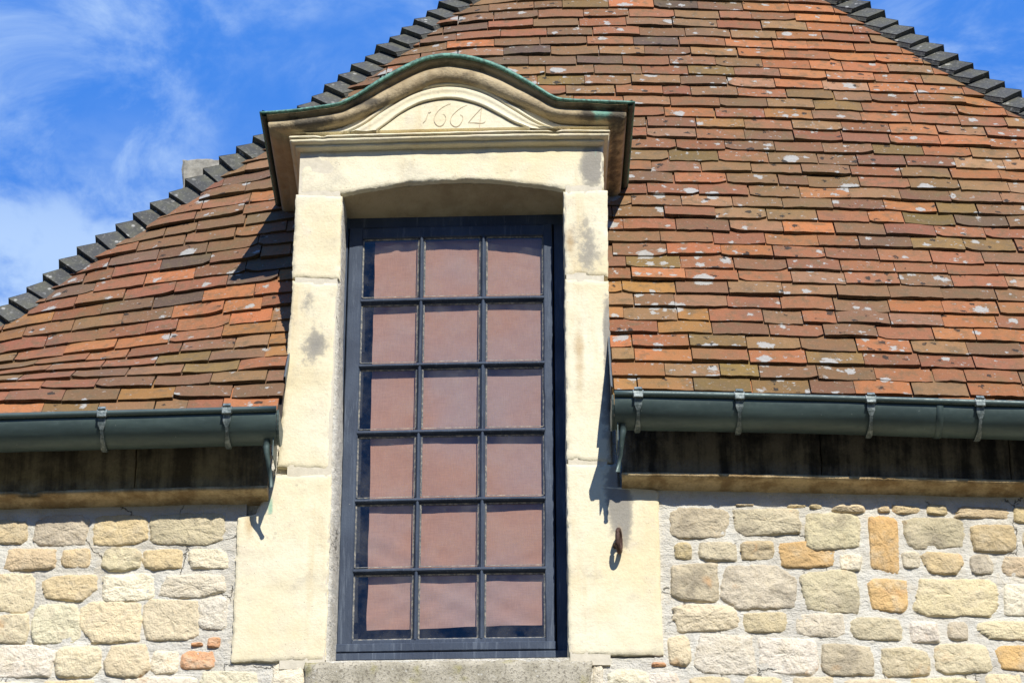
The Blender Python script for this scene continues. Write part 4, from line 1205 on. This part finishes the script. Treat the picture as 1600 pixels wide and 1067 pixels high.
rough_bar(sash, PX[0][0]-0.004, PX[2][1]+0.004, YW+0.001, YW+0.045, zb_+0.004, PZ[5][0]-0.004, False, 4)
rough_bar(sash, xs0-0.002, xs1+0.002, YW-0.012, YW+0.02, zb_-0.004, zb_+0.028, False, 5, 0.002)
fixn(sash.build('sash', M['paint'], WIN))
def bar_z(x, k):       # the old bars are not quite level
    return 0
for k in range(2):
    xa_, xb_ = PX[k][1]+0.004, PX[k+1][0]-0.004
    mb = MB(); xm = (xa_+xb_)/2
    rough_bar(mb, xm-0.0052, xm+0.0052, YW-0.001, YW+0.012, PZ[5][0]-0.006, PZ[0][1]+0.006, True, 20+k, 0.0008)
    rough_bar(mb, xa_+0.001, xb_-0.001, YW+0.008, YW+0.026, PZ[5][0]-0.006, PZ[0][1]+0.006, True, 30+k, 0.0008)
    fixn(mb.build('glazing_bar', M['paint'], WIN))
for k in range(5):
    z0, z1 = PZ[k+1][1], PZ[k][0]; zm = (z0+z1)/2
    mb = MB()
    rough_bar(mb, PX[0][0]-0.006, PX[2][1]+0.006, YW-0.0035, YW+0.012, zm-0.0062, zm+0.0062, False, 40+k, 0.0012)
    rough_bar(mb, PX[0][0]-0.004, PX[2][1]+0.004, YW+0.007, YW+0.026, z0+0.006, z1-0.006, False, 50+k, 0.0010)
    fixn(mb.build('glazing_bar', M['paint'], WIN))
for (za_, zb2) in PZ:
    for (xa_, xb_) in PX:
        g_ = MB(); R2 = random.Random(int(xa_*1000+za_*77))
        ty, tx = R2.gauss(0, 0.0005), R2.gauss(0, 0.0005)
        g_.grid([[(x, YGL+(tx*(1 if x > xa_ else -1))+(ty*(1 if z > za_ else -1)), z) for x in (xa_-0.005, xb_+0.005)] for z in (za_-0.005, zb2+0.005)])
        po = g_.build('pane', M['glass'], WIN)
        pt = MB(); w = 0.0016
        # putty triangles round the glass
        def strip(p, q, inn):
            rows = []
            for i in range(16):
                t_ = i/15; x = p[0]+(q[0]-p[0])*t_; z = p[1]+(q[1]-p[1])*t_; ww = w*(1+0.5*nz(x, za_, z, 60, 1))
                rows.append([(x-inn[0]*0.004, YGL-0.006, z-inn[1]*0.003), (x+inn[0]*ww, YGL-0.0012, z+inn[1]*ww)])
            pt.grid(rows)
        strip((xa_, za_), (xb_, za_), (0, 1)); strip((xa_, zb2), (xb_, zb2), (0, -1)); strip((xa_, za_), (xa_, zb2), (1, 0)); strip((xb_, za_), (xb_, zb2), (-1, 0))
        pt.build('putty', M['putty'], po)
# dark room behind
rm = MB()
rm.box(OX0-0.005, OX1+0.005, 0.33, 0.60, Z_SILL, Z_CROWN+0.1)
fixn(rm.build('interior_backing', M['dark'], house))

# curtain
zc1 = fz(345, YC); zc0 = fz(981, YC)
ct = MB(); rows = []
for j in range(120):
    v = j/119; z = zc0+(zc1-zc0)*v; r = []
    for i in range(70):
        u = i/69
        xl_ = -0.521+0.004*nz(0, 0, z, 11, 3)+0.006*(1-v)
        x = xl_+(0.15-xl_)*u
        y = YC+0.004+0.005*nz(x*1.1, 0, z, 4, 1)+0.0016*fbm(x, 0, z, 14, 5, 2)
        fold = max(0, 1-v*3.2)
        q = (z-zc0)-(x+0.5)*0.42
        y += 0.005+0.0085*fold*sin(q*85+2.0*nz(x, 0, z, 6, 2))*smooth((0.30-abs(q-0.03)))
        q2 = (z-zc0-0.28)+(x+0.5)*0.5
        y += 0.002*sin(q2*60)*smooth(1-abs(q2)*5)
        r.append((x, y, z+(0.004*nz(x, 1, 0, 9, 1) if j == 0 else 0)+(0.012*u if j == 0 else 0)))
    rows.append(r)
ct.grid(rows)
co = ct.build('curtain', M['curtain'], shade=True)
tag(co, 'faded rose pink cloth curtain hanging flat behind the small panes', 'curtain')

# ------------------------------------------------------------------ iron hook on the right jamb
hx, hz = at(967, 846, -0.04)
hk = MB()
cy_ = -0.048
ring = [(hx+0.006*cos(a), cy_+0.030*cos(a), hz+0.040*sin(a)) for a in [2*pi*k/28 for k in range(29)]]
hk.tube(ring, 0.0085, 10, caps=False)
hook = hk.build('iron_ring', M['iron'], shade=True)
tag(hook, 'small rusty iron ring fixed to the right jamb stone', 'iron ring')
hs = MB(); hs.tube([(hx-0.012, 0.0, hz-0.004), (hx-0.004, -0.028, hz-0.004)], [0.014, 0.010], 10)
hs.build('staple', M['iron'], hook, shade=True)
